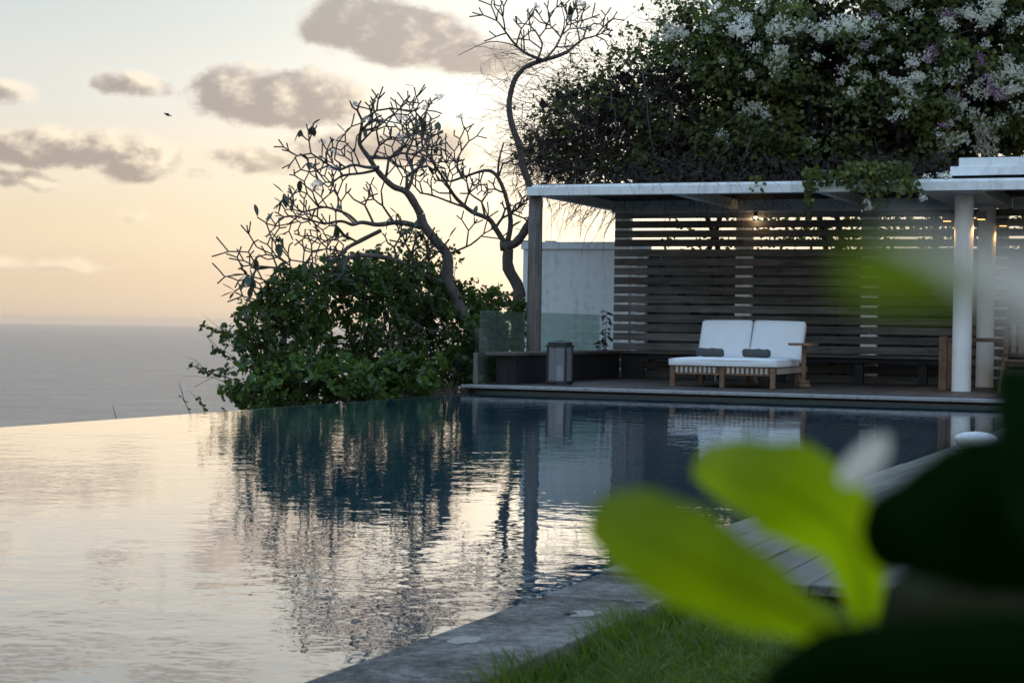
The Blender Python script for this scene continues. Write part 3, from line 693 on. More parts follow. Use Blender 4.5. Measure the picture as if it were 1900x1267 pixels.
# ---- frangipani
def zp5(X, Y): return 420 + X / 2.303, 150 + Y / 2.303
def zp6(X, Y): return 850 + X / 2.755, Y / 2.755
TIPS = {}
def build_frangipani(name, label, base, limbs, seed, leaf_n, flower_n, fork_scale=1.0):
    rnd = random.Random(seed); t = thing(name, base, label, 'tree')
    tips = []; limb_objs = []
    def fork(p, d, L, r, lev, tw):
        if lev < 0: return
        d = d.normalized(); k_ = Vector((rnd.uniform(-1, 1), rnd.uniform(-.5, .5), rnd.uniform(-.5, 1))) * .5
        p1 = p + d * L * .5 + k_ * L * .14; p2 = p + d * L + k_ * L * .42
        r2 = max(.0098, r * (.86 if lev else .95))
        tw.tube([p, p1, p2 - (p2 - p1) * .12, p2], [r, (r + r2) / 2, r2, r2 * .72], 5)
        nd = (p2 - p1).normalized()
        if lev == 0: tips.append((p2, nd)); return
        nch = rnd.choice((1, 2, 2, 2, 3)); a0 = rnd.uniform(0, 6.28)
        side = RT * math.cos(a0) * .2 + UP * .0
        for c in range(nch):
            an = rnd.uniform(.30, 1.05); s_ = (-1 if c == 0 else (1 if c == 1 else rnd.uniform(-.5, .5)))
            axis = nd.cross(FW).normalized()
            dd = nd * math.cos(an) + axis * s_ * math.sin(an) + FW * rnd.uniform(-.45, .45) + Vector((0, 0, .12))
            fork(p2, dd, L * rnd.uniform(.50, 1.10), r2 * .92, lev - 1, tw)
    def branch(p, d, L, r, lev):
        tw = MB(); fork(p, d, L, max(r, .0125), lev, tw); part('branch', tw, 'frangipani_bark', t, smooth=True)
    for (pts, r0, r1, d0, d1, lev, spawn, nm) in limbs:
        P = [at(x, y, d0 + (d1 - d0) * i / (len(pts) - 1)) for i, (x, y) in enumerate(pts)]
        # smooth the traced line
        Q = []
        for i in range(len(P) - 1):
            a, b, c, d = P[max(i - 1, 0)], P[i], P[i + 1], P[min(i + 2, len(P) - 1)]
            for s_ in range(4):
                u = s_ / 4
                Q.append(.5 * ((2 * b) + (c - a) * u + (2 * a - 5 * b + 4 * c - d) * u * u + (3 * b - a - 3 * c + d) * u ** 3))
        Q.append(P[-1])
        N = len(Q); rr = [(r0 + (r1 - r0) * (i / (N - 1)) ** .8) * (1 + rnd.uniform(-.06, .10)) for i in range(N)]
        g = MB().tube(Q, rr, 9 if r0 > .03 else 6); part(nm, g, 'frangipani_bark', t, smooth=True)
        if lev >= 0:
            dirn = (Q[-1] - Q[-4]).normalized()
            for c in range(2):
                branch(Q[-1], dirn + Vector((rnd.uniform(-.6, .6), rnd.uniform(-.3, .3), rnd.uniform(-.4, .6))), .21 * fork_scale, r1 * .98, lev + 1)
        acc = 0
        for i in range(2, N - 1):
            acc += (Q[i] - Q[i - 1]).length
            if spawn and acc > spawn * .62:
                acc = rnd.uniform(-.06, .06); tan = (Q[i + 1] - Q[i - 1]).normalized(); ax = tan.cross(FW).normalized()
                sgn = 1 if (ax * 1).z > 0 else -1
                up_bias = sgn if rnd.random() < .72 else -sgn
                branch(Q[i], tan * .55 + ax * up_bias * .9 + FW * rnd.uniform(-.4, .4), .21 * fork_scale * rnd.uniform(.8, 1.2), max(.0125, rr[i] * .55), (lev + 1 if rnd.random() < .45 else lev) if lev > 0 else 1)
    # sparse leaves at the tips, each a part
    me = []
    for s_ in range(3):
        L = .17 + .03 * s_; g = MB(); rows = 7; vs = []
        for i in range(rows):
            u = i / (rows - 1); w_ = .036 * (math.sin(math.pi * min(1, u * 1.0) ** 1.25) ** .8 + .06) if u < 1 else .004
            vs += [(-w_, u * L, .012 * math.cos(u * 3) + .3 * w_), (0, u * L, .012 * math.cos(u * 3)), (w_, u * L, .012 * math.cos(u * 3) + .3 * w_)]
        fs = []
        for i in range(rows - 1):
            for j in range(2): a = i * 3 + j; fs.append((a, a + 1, a + 4, a + 3))
        g.add(vs, fs); m_ = g.mesh('leaf', smooth=True); m_.materials.append(MATS['frangipani_leaf']); me.append(m_)
    fl = []
    for s_ in range(2):
        g = MB(); r2 = random.Random(seed + s_)
        for b in range(9):
            c0 = Vector((r2.gauss(0, .028), r2.gauss(0, .028), r2.gauss(.02, .022))); nrm = Vector((r2.gauss(0, 1), r2.gauss(0, 1), r2.gauss(.5, 1))).normalized(); a_ = nrm.orthogonal().normalized(); b_ = nrm.cross(a_)
            for q in range(5):
                an = q * 1.2566; d_ = a_ * math.cos(an) + b_ * math.sin(an); e_ = a_ * math.cos(an + .9) + b_ * math.sin(an + .9)
                g.add([c0, c0 + d_ * .022, c0 + (d_ + e_) * .019 + nrm * .006, c0 + e_ * .010], [(0, 1, 2, 3)])
        m_ = g.mesh('blossoms'); m_.materials.append(MATS['frangipani_flower']); fl.append(m_)
    rnd.shuffle(tips)
    low = sorted(tips, key=lambda q: q[0].z); pool = low[:len(low) // 2] + tips[:len(tips) // 3]; rnd.shuffle(pool)
    for (p, d) in pool[:leaf_n]:
        for q in range(rnd.choice((1, 1, 2, 3))):
            dd = (d * .5 + Vector((rnd.uniform(-.7, .7), rnd.uniform(-.5, .5), rnd.uniform(-1.1, .5)))).normalized()
            shared('leaf', me[rnd.randrange(3)], t, p, dd.to_track_quat('Y', 'Z').to_euler(), [rnd.uniform(.7, 1.1)] * 3)
    high = sorted(tips, key=lambda q: -q[0].z)[:len(tips) // 2]; rnd.shuffle(high)
    for (p, d) in high[:flower_n]: shared('blossoms', fl[rnd.randrange(2)], t, p, (rnd.uniform(-.5, .5), rnd.uniform(-.5, .5), rnd.uniform(0, 6)))
    return t
Z5 = lambda L: [zp5(*p) for p in L]
Z6 = lambda L: [zp6(*p) for p in L]
D1 = 25.0
limbs1 = [
    (Z5([(1095, 1190), (1085, 1110), (1020, 1020), (980, 930), (945, 850), (945, 750), (900, 690), (845, 620), (830, 570)]), .105, .058, D1, D1 - .1, -1, 0, 'trunk'),
    (Z5([(830, 570), (790, 500), (760, 470), (710, 450), (650, 390), (610, 330), (570, 270), (575, 215)]), .056, .022, D1 - .1, D1 - .5, 2, .5, 'limb'),
    (Z5([(830, 625), (740, 605), (650, 615), (580, 605), (540, 615), (490, 600), (420, 612)]), .040, .015, D1 - .1, D1 - 1.0, 2, .42, 'limb'),
    (Z5([(560, 608), (520, 572), (470, 552), (420, 540), (380, 548)]), .022, .014, D1 - .4, D1 - .2, 2, .40, 'limb'),
    (Z5([(660, 640), (560, 690), (510, 720), (460, 770), (400, 810), (330, 830), (260, 805), (185, 797)]), .030, .014, D1 - .2, D1 - 1.3, 2, .42, 'limb'),
    (Z5([(945, 860), (880, 850), (800, 800), (730, 770), (650, 750), (540, 750), (480, 790), (430, 830), (330, 845), (270, 862), (215, 872)]), .046, .014, D1, D1 - 1.5, 2, .44, 'limb'),
    (Z5([(650, 370), (600, 370), (540, 360), (480, 380), (430, 355)]), .026, .014, D1 - .4, D1 - .9, 2, .34, 'limb'),
    (Z5([(640, 382), (580, 395), (500, 405), (460, 430)]), .022, .013, D1 - .4, D1 + .1, 2, .36, 'limb'),
    (Z5([(765, 480), (790, 430), (795, 380), (770, 320), (790, 270), (800, 235)]), .030, .015, D1 - .2, D1 + .3, 2, .36, 'limb'),
    (Z5([(600, 325), (690, 330), (740, 310), (790, 315)]), .024, .014, D1 - .4, D1, 2, .36, 'limb'),
    (Z5([(575, 215), (640, 200), (690, 160)]), .018, .012, D1 - .5, D1 - .3, 1, .3, 'limb'),
    (Z5([(795, 400), (850, 340), (860, 290)]), .018, .012, D1, D1 + .2, 2, .34, 'limb'),
    (Z5([(1060, 1105), (960, 1082), (840, 1060)]), .022, .010, D1 - .05, D1 - .5, 0, 0, 'dead_limb'),
    (Z5([(960, 1082), (920, 1030), (880, 985)]), .014, .008, D1 - .3, D1 - .5, 0, 0, 'dead_limb'),
    (Z5([(940, 745), (1000, 720), (1045, 700)]), .018, .012, D1, D1 - .2, 1, .4, 'limb'),
    (Z5([(870, 850), (770, 850), (690, 880), (670, 960), (720, 1050)]), .020, .010, D1 - .1, D1 - .9, 1, .5, 'limb'),
    (Z5([(700, 870), (610, 900), (520, 910), (440, 900)]), .018, .010, D1 - .5, D1 - 1.2, 1, .5, 'limb'),
]
build_frangipani('frangipani_tree', 'leaning frangipani with wide bare forked branches over the green shrubs', at(*zp5(1095, 1190), D1), limbs1, 11, 80, 16)
D2 = 27.0
limbs2 = [
    (Z5([(1245, 1200), (1245, 990), (1250, 890), (1205, 800), (1205, 720)]), .105, .075, D2, D2, -1, 0, 'trunk'),
    (Z5([(1205, 720), (1150, 630), (1120, 590), (1050, 560), (990, 510), (960, 470), (930, 420), (900, 375)]), .046, .016, D2, D2 - .6, 2, .40, 'limb'),
    (Z5([(1202, 690), (1215, 600), (1190, 480), (1150, 400), (1100, 385), (1020, 410), (960, 430)]), .042, .015, D2, D2 - .3, 2, .42, 'limb'),
    (Z5([(1160, 420), (1165, 340), (1185, 265)]), .022, .012, D2, D2 + .1, -1, 0, 'limb'),
    (Z5([(1030, 545), (960, 520), (880, 490), (830, 480)]), .020, .013, D2 - .3, D2 - .8, 2, .36, 'limb'),
    (Z5([(1005, 415), (985, 350), (1005, 300)]), .016, .011, D2 - .3, D2 - .1, 1, .3, 'limb'),
    (Z6([(215, 1260), (290, 1245), (350, 1165), (385, 1080), (365, 950), (330, 850), (310, 740), (275, 640), (260, 540), (275, 450), (300, 390), (350, 340), (430, 310), (500, 290), (560, 265)]), .070, .026, D2 - .02, D2 - .3, -1, 0, 'limb'),
    (Z6([(560, 265), (600, 230), (640, 200)]), .024, .015, D2 - .3, D2 - .2, 2, .3, 'limb'),
    (Z6([(430, 308), (340, 270), (285, 220), (240, 160)]), .024, .013, D2 - .3, D2 - .6, 1, .32, 'limb'),
    (Z6([(450, 300), (500, 240), (530, 180)]), .020, .013, D2 - .3, D2, 2, .3, 'limb'),
    (Z6([(525, 190), (545, 110), (530, 40), (520, -30)]), .011, .005, D2 - .1, D2 - .2, -1, 0, 'limb'),
    (Z6([(540, 120), (580, 60), (610, 0)]), .008, .004, D2 - .1, D2 + .1, -1, 0, 'limb'),
    (Z6([(335, 262), (260, 225), (160, 215), (70, 250), (0, 285)]), .010, .004, D2 - .4, D2 - .7, -1, 0, 'limb'),
    (Z6([(400, 315), (430, 230), (395, 160)]), .018, .012, D2 - .3, D2 + .2, 1, .28, 'limb'),
]
build_frangipani('frangipani_tree', 'twisted frangipani rising in an S-curve behind the timber corner post', at(*zp5(1245, 1200), D2), limbs2, 29, 16, 7, .85)

# ---- leafy shrubs
def in_ell(nn, C, R, shell):
    d = unit(rng.normal(size=(nn, 3))); r = rng.random(nn) ** (1 / 3.) ; r = shell + (1 - shell) * r
    return C + d * R * r[:, None], d
def shrub(label, name, blobs, base, fresh=0.0, leafL=(.055, .10), per=170, seed=1):
    """blobs: (centre Vector, radii, rosettes); every rosette is a twig tip with six to eight leaves"""
    t = thing(name, base, label, 'shrub', 'shrubs along the cliff edge')
    Ps = []; Ds = []
    stems = MB(); rnd = random.Random(seed)
    for (C, R, nr) in blobs:
        C = np.array(C); R = np.array(R)
        p, d = in_ell(nr, C, R, .42)
        lump = np.sin(d[:, 0] * 7 + seed) * np.sin(d[:, 1] * 6 + 2) * np.sin(d[:, 2] * 8 + 1) * .30 + np.sin(d[:, 0] * 15 + d[:, 2] * 13 + seed) * .09 + (rng.random(nr) < .06) * rng.uniform(.05, .35, nr)
        p = C + (p - C) * (1 + lump)[:, None]
        cl = np.sin(p[:, 0] * 5.1 + seed) + np.sin(p[:, 1] * 4.3 + p[:, 0] * 2.2) + np.sin(p[:, 2] * 6.7 + p[:, 0] * 1.9); kp = (cl + rng.normal(size=nr) * .6) > -.9; p = p[kp]; d = d[kp]; nr = len(p)
        Ps.append(p); Ds.append(unit(d + np.array([0, 0, .45]) + rng.normal(size=d.shape) * .35))
        for q in range(max(6, nr // 22)):
            a = Vector(base) + Vector((rnd.uniform(-.3, .3), rnd.uniform(-.3, .3), 0)); b = Vector(p[rnd.randrange(nr)])
            stems.tube(wob(a.lerp(Vector(C), .3), b, 5, .07, rnd), [.014, .012, .010, .008, .006, .004], 4)
    P = np.concatenate(Ps); D = np.concatenate(Ds)
    part('stems', stems, 'twig_bark', t)
    def ros(P, D, material, nm, big=1.0):
        n_ = len(P); k_ = 7
        A = np.repeat(P, k_, 0) + rng.normal(size=(n_ * k_, 3)) * .022; Dd = np.repeat(D, k_, 0); rnd_ = unit(rng.normal(size=(n_ * k_, 3)))
        dirn = unit(Dd * .55 + rnd_ * .95); nor = unit(Dd * .9 + rng.normal(size=Dd.shape) * .45)
        L = rng.uniform(*leafL, n_ * k_) * big * np.repeat(rng.uniform(.6, 1.35, n_), k_); W = L * rng.uniform(.26, .36, n_ * k_)
        V, Fq = leaves(A, dirn, nor, L, W); nppart(nm, V, Fq, material, t)
    m_ = rng.random(len(P)) < fresh
    ros(P[~m_], D[~m_], 'shrub_leaf', 'crown')
    if m_.sum() > 0: ros(P[m_] + D[m_] * .05, D[m_], 'shrub_leaf_fresh', 'fresh_leaves', 1.1)
    return t
def B(px, py, dep, rx, ry, rd, nr):
    c = at(px, py, dep); s = dep / FPX
    return ((c.x, c.y, c.z), (rx * s, rd, ry * s), nr)
def basept(px, dep):
    c = at(px, 740, dep); return (c.x, c.y, -.6)
shrub('dense dark green shrub at the far left end of the hedge over the sea', 'broadleaf_shrub', [B(520, 640, 23.5, 105, 110, .8, 620), B(470, 690, 23.2, 70, 75, .5, 260), B(555, 560, 23.8, 80, 60, .6, 260)], basept(540, 23.5), .06, seed=3)
shrub('tall dark green shrub mass below the bare frangipani branches', 'broadleaf_shrub', [B(680, 620, 24.6, 120, 135, .9, 800), B(640, 540, 24.4, 100, 60, .7, 300), B(740, 545, 25.0, 105, 75, .8, 360)], basept(690, 24.6), .05, seed=5)
shrub('dark green shrub between the frangipani trunk and the glass', 'broadleaf_shrub', [B(820, 655, 25.2, 95, 115, .8, 620), B(865, 600, 25.8, 70, 80, .6, 300), B(800, 560, 25.6, 60, 60, .5, 160)], basept(830, 25.2), .08, seed=7)
shrub('bright green shrub behind the glass beside the timber post', 'broadleaf_shrub', [B(925, 610, 26.6, 55, 65, .5, 300), B(900, 650, 26.3, 50, 60, .4, 200)], basept(920, 26.4), .45, seed=9)
shrub('low fresh green shrub at the water edge in front of the hedge', 'broadleaf_shrub', [B(530, 715, 22.6, 100, 46, .5, 340), B(640, 712, 22.8, 80, 42, .4, 220)], basept(560, 22.6), .40, seed=13)
shrub('low green shrub at the pool corner beside the dry grass', 'broadleaf_shrub', [B(745, 700, 23.0, 70, 40, .4, 240), B(690, 730, 22.6, 50, 24, .3, 120)], basept(740, 23.0), .30, seed=15)
shrub('small-leaved climber covering the top of the hedge', 'climbing_vine', [B(745, 478, 25.6, 62, 50, .5, 150), B(700, 500, 25.2, 80, 36, .5, 120), B(820, 500, 25.8, 45, 50, .4, 70)], basept(745, 25.4), .15, (.04, .075), seed=17)

# straggling twigs reaching out over the sea
def sprig(name, label, pts_px, dep, r, nleaf, material, cat='twig', group=None, llen=(.05, .085), seed=0, z_to_ground=False, extra=0):
    rnd = random.Random(seed); P = [at(x, y, dep + i * .02) for i, (x, y) in enumerate(pts_px)]
    if z_to_ground: P = [Vector((P[0].x, P[0].y, -.6))] + P
    t = thing(name, P[0], label, cat, group)
    g = MB().tube(P, [r * (1 - .6 * i / (len(P) - 1)) for i in range(len(P))], 5)
    for e in range(extra):
        i = rnd.randrange(1, len(P) - 1); q = P[i] + (P[i] - P[i - 1]).normalized() * rnd.uniform(.12, .3) + Vector((rnd.uniform(-.12, .12), rnd.uniform(-.1, .1), rnd.uniform(-.1, .12)))
        g.tube(wob(P[i], q, 3, .06, rnd), [r * .5, r * .4, r * .3, r * .2], 4)
    part('stem', g, 'twig_bark', t)
    if nleaf:
        A = []; Dd = []
        for i in range(nleaf):
            u = rnd.uniform(.45, 1) * (len(P) - 1); i0 = min(int(u), len(P) - 2); A.append(tuple(P[i0].lerp(P[i0 + 1], u - i0))); Dd.append((rnd.gauss(0, 1), rnd.gauss(0, 1), rnd.gauss(0, .8)))
        A = np.array(A); Dd = unit(np.array(Dd)); N_ = unit(rng.normal(size=A.shape) + np.array([0, -1.0, .6])); L = rng.uniform(*llen, nleaf)
        V, Fq = leaves(A, Dd, N_, L, L * .33); nppart('leaves', V, Fq, material, t)
    return t
sprig('leafy_twig', 'long leafy twig sticking out furthest left over the sea', [(470, 720), (420, 700), (385, 690), (350, 676)], 23.0, .010, 26, 'shrub_leaf', seed=1, extra=3)
sprig('leafy_twig', 'leafy twig above the leftmost twig reaching over the sea', [(480, 690), (440, 670), (410, 655), (395, 650)], 23.0, .010, 30, 'shrub_leaf', seed=2, extra=3)
sprig('bare_twig', 'thin bare twigs just under the leftmost leafy twig', [(470, 740), (430, 715), (395, 700), (360, 718)], 22.9, .006, 0, 'shrub_leaf', seed=3, extra=7)
sprig('bare_twig', 'thin bare twigs level with the horizon at the hedge end', [(480, 660), (440, 640), (415, 615), (402, 605)], 23.3, .006, 5, 'shrub_leaf', seed=4, extra=6)
sprig('small_plant', 'small curved bare stalk rising above the overflow edge', [(356, 772), (352, 765), (345, 750), (336, 735)], 19.6, .007, 4, 'shrub_leaf', 'plant', 'stalks above the overflow edge', (.03, .05), 5, True, 2)
sprig('small_plant', 'small leafy stalk nearest the hedge above the overflow edge', [(382, 770), (379, 762), (373, 748), (368, 735)], 19.9, .007, 16, 'shrub_leaf', 'plant', 'stalks above the overflow edge', (.04, .065), 6, True, 1)
sprig('small_plant', 'single thin grass stalk left of the others above the overflow edge', [(217, 790), (216, 778), (213, 766), (209, 752)], 18.4, .006, 0, 'shrub_leaf', 'plant', 'stalks above the overflow edge', seed=7, z_to_ground=True)

# dry grass on the pool corner
dg = thing('dry_grass_clump', (-9.75, 21.3, -.55), 'dry brown tangled grass clump at the pool corner by the deck', 'grass clump')
g = MB(); rnd = random.Random(4)
for i in range(420):
    a = Vector((rnd.uniform(-10.9, -9.22), rnd.uniform(21.0, 21.6), rnd.uniform(-.1, .02))); b = a + Vector((rnd.uniform(-.22, .22), rnd.uniform(-.12, .12), rnd.uniform(.02, .17)))
    g.tube(wob(a, b, 3, .18, rnd), [.004, .004, .003, .002], 3, False)
part('blades', g, 'dry_grass', dg)
g = MB(); g.lathe(-9.9, 21.35, [(.75, -.6), (.7, -.2), (.55, -.05), (.3, .0)], 14); part('mound', g, 'soil', dg)
# weeds by the white wall
for i, (px, dep, h_, lab) in enumerate(((1127, 28.0, .62, 'slender weed with curled leaves against the white wall by the screen'), (1118, 27.7, .16, 'low weed at the foot of the white wall'))):
    rnd = random.Random(40 + i); b = at(px, 648, dep); b.z = .06; t = thing('weed', b, lab, 'plant'); g = MB(); top = Vector((b.x - .03, b.y, .5 + h_))
    pts = wob(b, top, 6, .02, rnd); g.tube(pts, [.007] * 4 + [.005, .004, .003], 5); part('stem', g, 'stem_bark', t)
    A = []; Dd = []
    for q in range(26):
        u = rnd.uniform(.72 if i else .6, 1); p = b.lerp(top, u); A.append(tuple(p)); s_ = rnd.choice((-1, 1)); Dd.append((s_ * rnd.uniform(.5, 1), rnd.uniform(-.4, .4), rnd.uniform(-.5, .3)))
    A = np.array(A); Dd = np.array(Dd); L = rng.uniform(.07, .13, len(A)); V, Fq = leaves(A, Dd, np.tile([0, -.4, 1.0], (len(A), 1)), L, L * .17, .2, .35); nppart('leaves', V, Fq, 'weed_leaf', t)

# ---- bougainvillea over the roof
bg = thing('bougainvillea', (-6.5, 27.6, .0), 'huge bougainvillea with white and a few purple flowers sprawling over the roof', 'tree')
rnd = random.Random(77)
for (x, lean) in ((-7.75, .3), (-7.55, -.25), (-6.0, .4), (-5.75, -.2), (-4.6, .35), (-2.6, -.3)):
    b = Vector((x, 27.55 + rnd.uniform(-.1, .1), 0)); top = Vector((x + lean, 27.1, 3.4)); P_ = wob(b, top, 9, .03, rnd)
    part('trunk', MB().tube(P_, [.06 - .003 * i for i in range(10)], 7), 'vine_bark', bg, smooth=True)
# blobs in the world: px, py, depth, radii px, half depth m, leaves, density kind
BG = [(1720, 170, 26.6, 300, 190, 1.5, 26000), (1480, 120, 26.8, 240, 130, 1.5, 17000), (1560, 250, 26.4, 280, 100, 1.3, 15000), (1240, 200, 27.4, 170, 120, 1.2, 3600),
      (1100, 235, 27.8, 130, 105, .9, 1300), (1030, 290, 28.0, 90, 60, .6, 800), (1350, 290, 26.9, 260, 65, 1.1, 10000), (1900, 60, 26.6, 300, 220, 1.7, 19000), (1650, -60, 26.8, 420, 110, 1.4, 14000), (1330, 60, 27.2, 120, 60, .8, 2200)]
allP = []; allD = []; BGW = []
for (px, py, dep, rx, ry, rd, nl) in BG:
    c = np.array(at(px, py, dep)); R = np.array((rx * dep / FPX, rd, ry * dep / FPX)); BGW.append((c, R, px))
    p, d = in_ell(nl, c, R, .35); lump = np.sin(d[:, 0] * 9 + px) * np.sin(d[:, 2] * 8 + py) * .15 + np.sin(d[:, 0] * 19 + d[:, 2] * 17 + px) * .06
    p = c + (p - c) * (1 + lump)[:, None]; ok = p[:, 2] > 2.815
    # leaves sit in clumps on the ends of shoots
    cl = np.sin(p[:, 0] * 6.1 + 1.3) + np.sin(p[:, 1] * 5.3 + p[:, 0] * 2) + np.sin(p[:, 2] * 7.1 + p[:, 0] * 1.7)
    ok &= (cl + rng.normal(size=len(p)) * .55) > -.35
    allP.append(p[ok]); allD.append(d[ok])
P = np.concatenate(allP); D = np.concatenate(allD)
Dd = unit(rng.normal(size=P.shape) + D * .5 + np.array([0, 0, -.35])); Nn = unit(D + np.array([0, -.3, .7]) + rng.normal(size=P.shape) * .6); L = rng.uniform(.055, .095, len(P))
V, Fq = leaves(P, Dd, Nn, L, L * .36); nppart('crown', V, Fq, 'bougainvillea_leaf', bg)
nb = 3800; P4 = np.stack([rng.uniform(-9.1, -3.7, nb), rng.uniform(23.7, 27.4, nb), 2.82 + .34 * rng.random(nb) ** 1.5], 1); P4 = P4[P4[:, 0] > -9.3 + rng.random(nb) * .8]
L4 = rng.uniform(.06, .10, len(P4)); V, Fq = leaves(P4, unit(rng.normal(size=P4.shape)), unit(rng.normal(size=P4.shape) + np.array([0, -.4, .6])), L4, L4 * .36); nppart('roof_leaves', V, Fq, 'dark_fill_leaf', bg)
# added near-black leaves standing in for the crown's inner shade, and foliage behind the screen
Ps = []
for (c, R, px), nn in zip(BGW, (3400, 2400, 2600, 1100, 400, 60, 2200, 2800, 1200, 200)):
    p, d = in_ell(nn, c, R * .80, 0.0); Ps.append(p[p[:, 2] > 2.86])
P2 = np.concatenate(Ps); L2 = rng.uniform(.09, .16, len(P2)); V, Fq = leaves(P2, unit(rng.normal(size=P2.shape)), unit(rng.normal(size=P2.shape)), L2, L2 * .40); nppart('core_shade_leaves', V, Fq, 'dark_fill_leaf', bg)
nb = 9500; P3 = np.stack([-8.9 + 9.4 * rng.random(nb) ** .75, rng.uniform(28.3, 29.3, nb), 1.6 + 1.5 * rng.random(nb)], 1); P3 = P3[(np.sin(P3[:, 0] * 4.1) + np.sin(P3[:, 2] * 9 + P3[:, 0] * 3) + rng.normal(size=nb) * .7) > -.1 - .9 * (P3[:, 0] > -6.9)]
L3 = rng.uniform(.06, .10, len(P3)); V, Fq = leaves(P3, unit(rng.normal(size=P3.shape)), unit(rng.normal(size=P3.shape) + np.array([0, -.8, .4])), L3, L3 * .36); nppart('rear_foliage', V, Fq, 'bougainvillea_leaf', bg)
tw = MB()
def stroll(p, d, L, r, k_, droop, wig, sides=3):
    pts = [Vector(p)]; d = Vector(d).normalized()
    for i in range(k_):
        d = (d + Vector((rnd.gauss(0, wig), rnd.gauss(0, wig), rnd.gauss(0, wig) - droop))).normalized(); pts.append(pts[-1] + d * L / k_)
    tw.tube(pts, [r * (1 - .7 * i / k_) for i in range(k_ + 1)], sides, False); return pts
for i in range(2300):
    c, R, px = BGW[rnd.choice((0, 1, 2, 3, 3, 3, 3, 4, 4, 4, 4, 5, 5, 6, 6, 6, 6, 7, 9))]; d = Vector((rnd.gauss(0, 1), rnd.gauss(0, 1), rnd.gauss(0, 1))).normalized(); q = rnd.uniform(.15, .95)
    p = Vector(c) + Vector((d.x * R[0], d.y * R[1], d.z * R[2])) * q
    if p.z < 2.85: continue
    pts = stroll(p, (rnd.gauss(0, 1) - .2, rnd.gauss(0, 1), rnd.gauss(0, .7)), rnd.uniform(.5, 1.3), rnd.uniform(.003, .009), 6, .08, .28)
    if rnd.random() < .6: stroll(pts[3], (rnd.gauss(0, 1), rnd.gauss(0, 1), rnd.gauss(0, .6)), rnd.uniform(.2, .6), .004, 4, .05, .3)
# spreading bare shoots on the left flank and top
for i in range(270):
    a = at(rnd.uniform(960, 1150), rnd.uniform(90, 340), 27.7 + rnd.uniform(-.6, .6)); pts = stroll(a, (-rnd.uniform(.5, 1.4), rnd.uniform(-.5, .5), rnd.uniform(-.5, .6)), rnd.uniform(.4, 1.0), rnd.uniform(.003, .007), 7, rnd.uniform(-.03, .10), .22)
    for q in (2, 4, 5): stroll(pts[q], Vector(pts[q + 1] - pts[q]) + Vector((rnd.gauss(0, .1), rnd.gauss(0, .1), rnd.gauss(0, .12))), rnd.uniform(.15, .4), .003, 4, .02, .3)
for i in range(60):
    a = at(rnd.uniform(1050, 1420), rnd.uniform(40, 120), 27.4 + rnd.uniform(-.5, .5)); pts = stroll(a, (rnd.uniform(-1.0, .6), rnd.uniform(-.4, .4), rnd.uniform(.1, 1.0)), rnd.uniform(.4, .95), .005, 7, .07, .2)
    for q in (2, 4): stroll(pts[q], Vector(pts[q + 1] - pts[q]) + Vector((rnd.gauss(0, .15), 0, rnd.gauss(0, .15))), rnd.uniform(.15, .4), .003, 4, .02, .3)
# shoots hanging behind the roof's open left end and over the fascia
for i in range(70):
    a = at(rnd.uniform(1050, 1190), rnd.uniform(350, 395), 28.6 + rnd.uniform(-.2, .3)); pts = stroll(a, (-rnd.uniform(.3, 1.2), 0, -rnd.uniform(.0, 1.0)), rnd.uniform(.4, .9), .006, 6, .12, .2)
    stroll(pts[3], (rnd.gauss(-.5, .5), 0, -.3), .3, .003, 4, .05, .3)
for i in range(46):
    xx = rnd.uniform(-9.1, -4.0); stroll((xx, 23.56, 2.82 + rnd.uniform(0, .12)), (rnd.gauss(0, .8), -.25, -rnd.uniform(.1, .8)), rnd.uniform(.2, .5), .003, 6, .16, .30)
sl_P = []
for i in range(90):
    px = rnd.uniform(1040, 1330); py = 230 - (px - 1040) * .75 + rnd.uniform(-30, 60); a = at(px, py, 27.3 + rnd.uniform(-.5, .5))
    pts = stroll(a, (rnd.uniform(-1.3, .2), rnd.uniform(-.3, .3), rnd.uniform(.1, 1.1)), rnd.uniform(.35, .8), .006, 7, .10, .16)
    for q in pts[3:]:
        for z_ in range(rnd.choice((1, 2, 3))): sl_P.append(tuple(q + Vector((rnd.gauss(0, .02), rnd.gauss(0, .02), rnd.gauss(0, .02)))))
A = np.array(sl_P); L = rng.uniform(.045, .085, len(A)); V, Fq = leaves(A, unit(rng.normal(size=A.shape)), unit(rng.normal(size=A.shape)), L, L * .36); nppart('shoot_leaves', V, Fq, 'bougainvillea_leaf', bg)
part('twigs', tw, 'twig_bark', bg, kind='stuff')
for pts in ([(940, 360), (960, 480), (970, 600), (985, 700), (1000, 790), (1060, 880), (1160, 885)], [(1500, 700), (1450, 850), (1420, 980), (1380, 1050)], [(800, 610), (835, 670)], [(1090, 560), (1110, 640), (1125, 710)]):
    Pp = [at(*zp6(x, y), 25.6) for x, y in pts]; part('bare_shoot', MB().tube(Pp, [.012 - .006 * i / (len(Pp) - 1) for i in range(len(Pp))], 5), 'vine_bark', bg, smooth=True)
Pp = [at(x, y, 28.8) for x, y in ((1135, 395), (1100, 400), (1085, 425), (1068, 445), (1066, 447), (1090, 415), (1120, 405))]
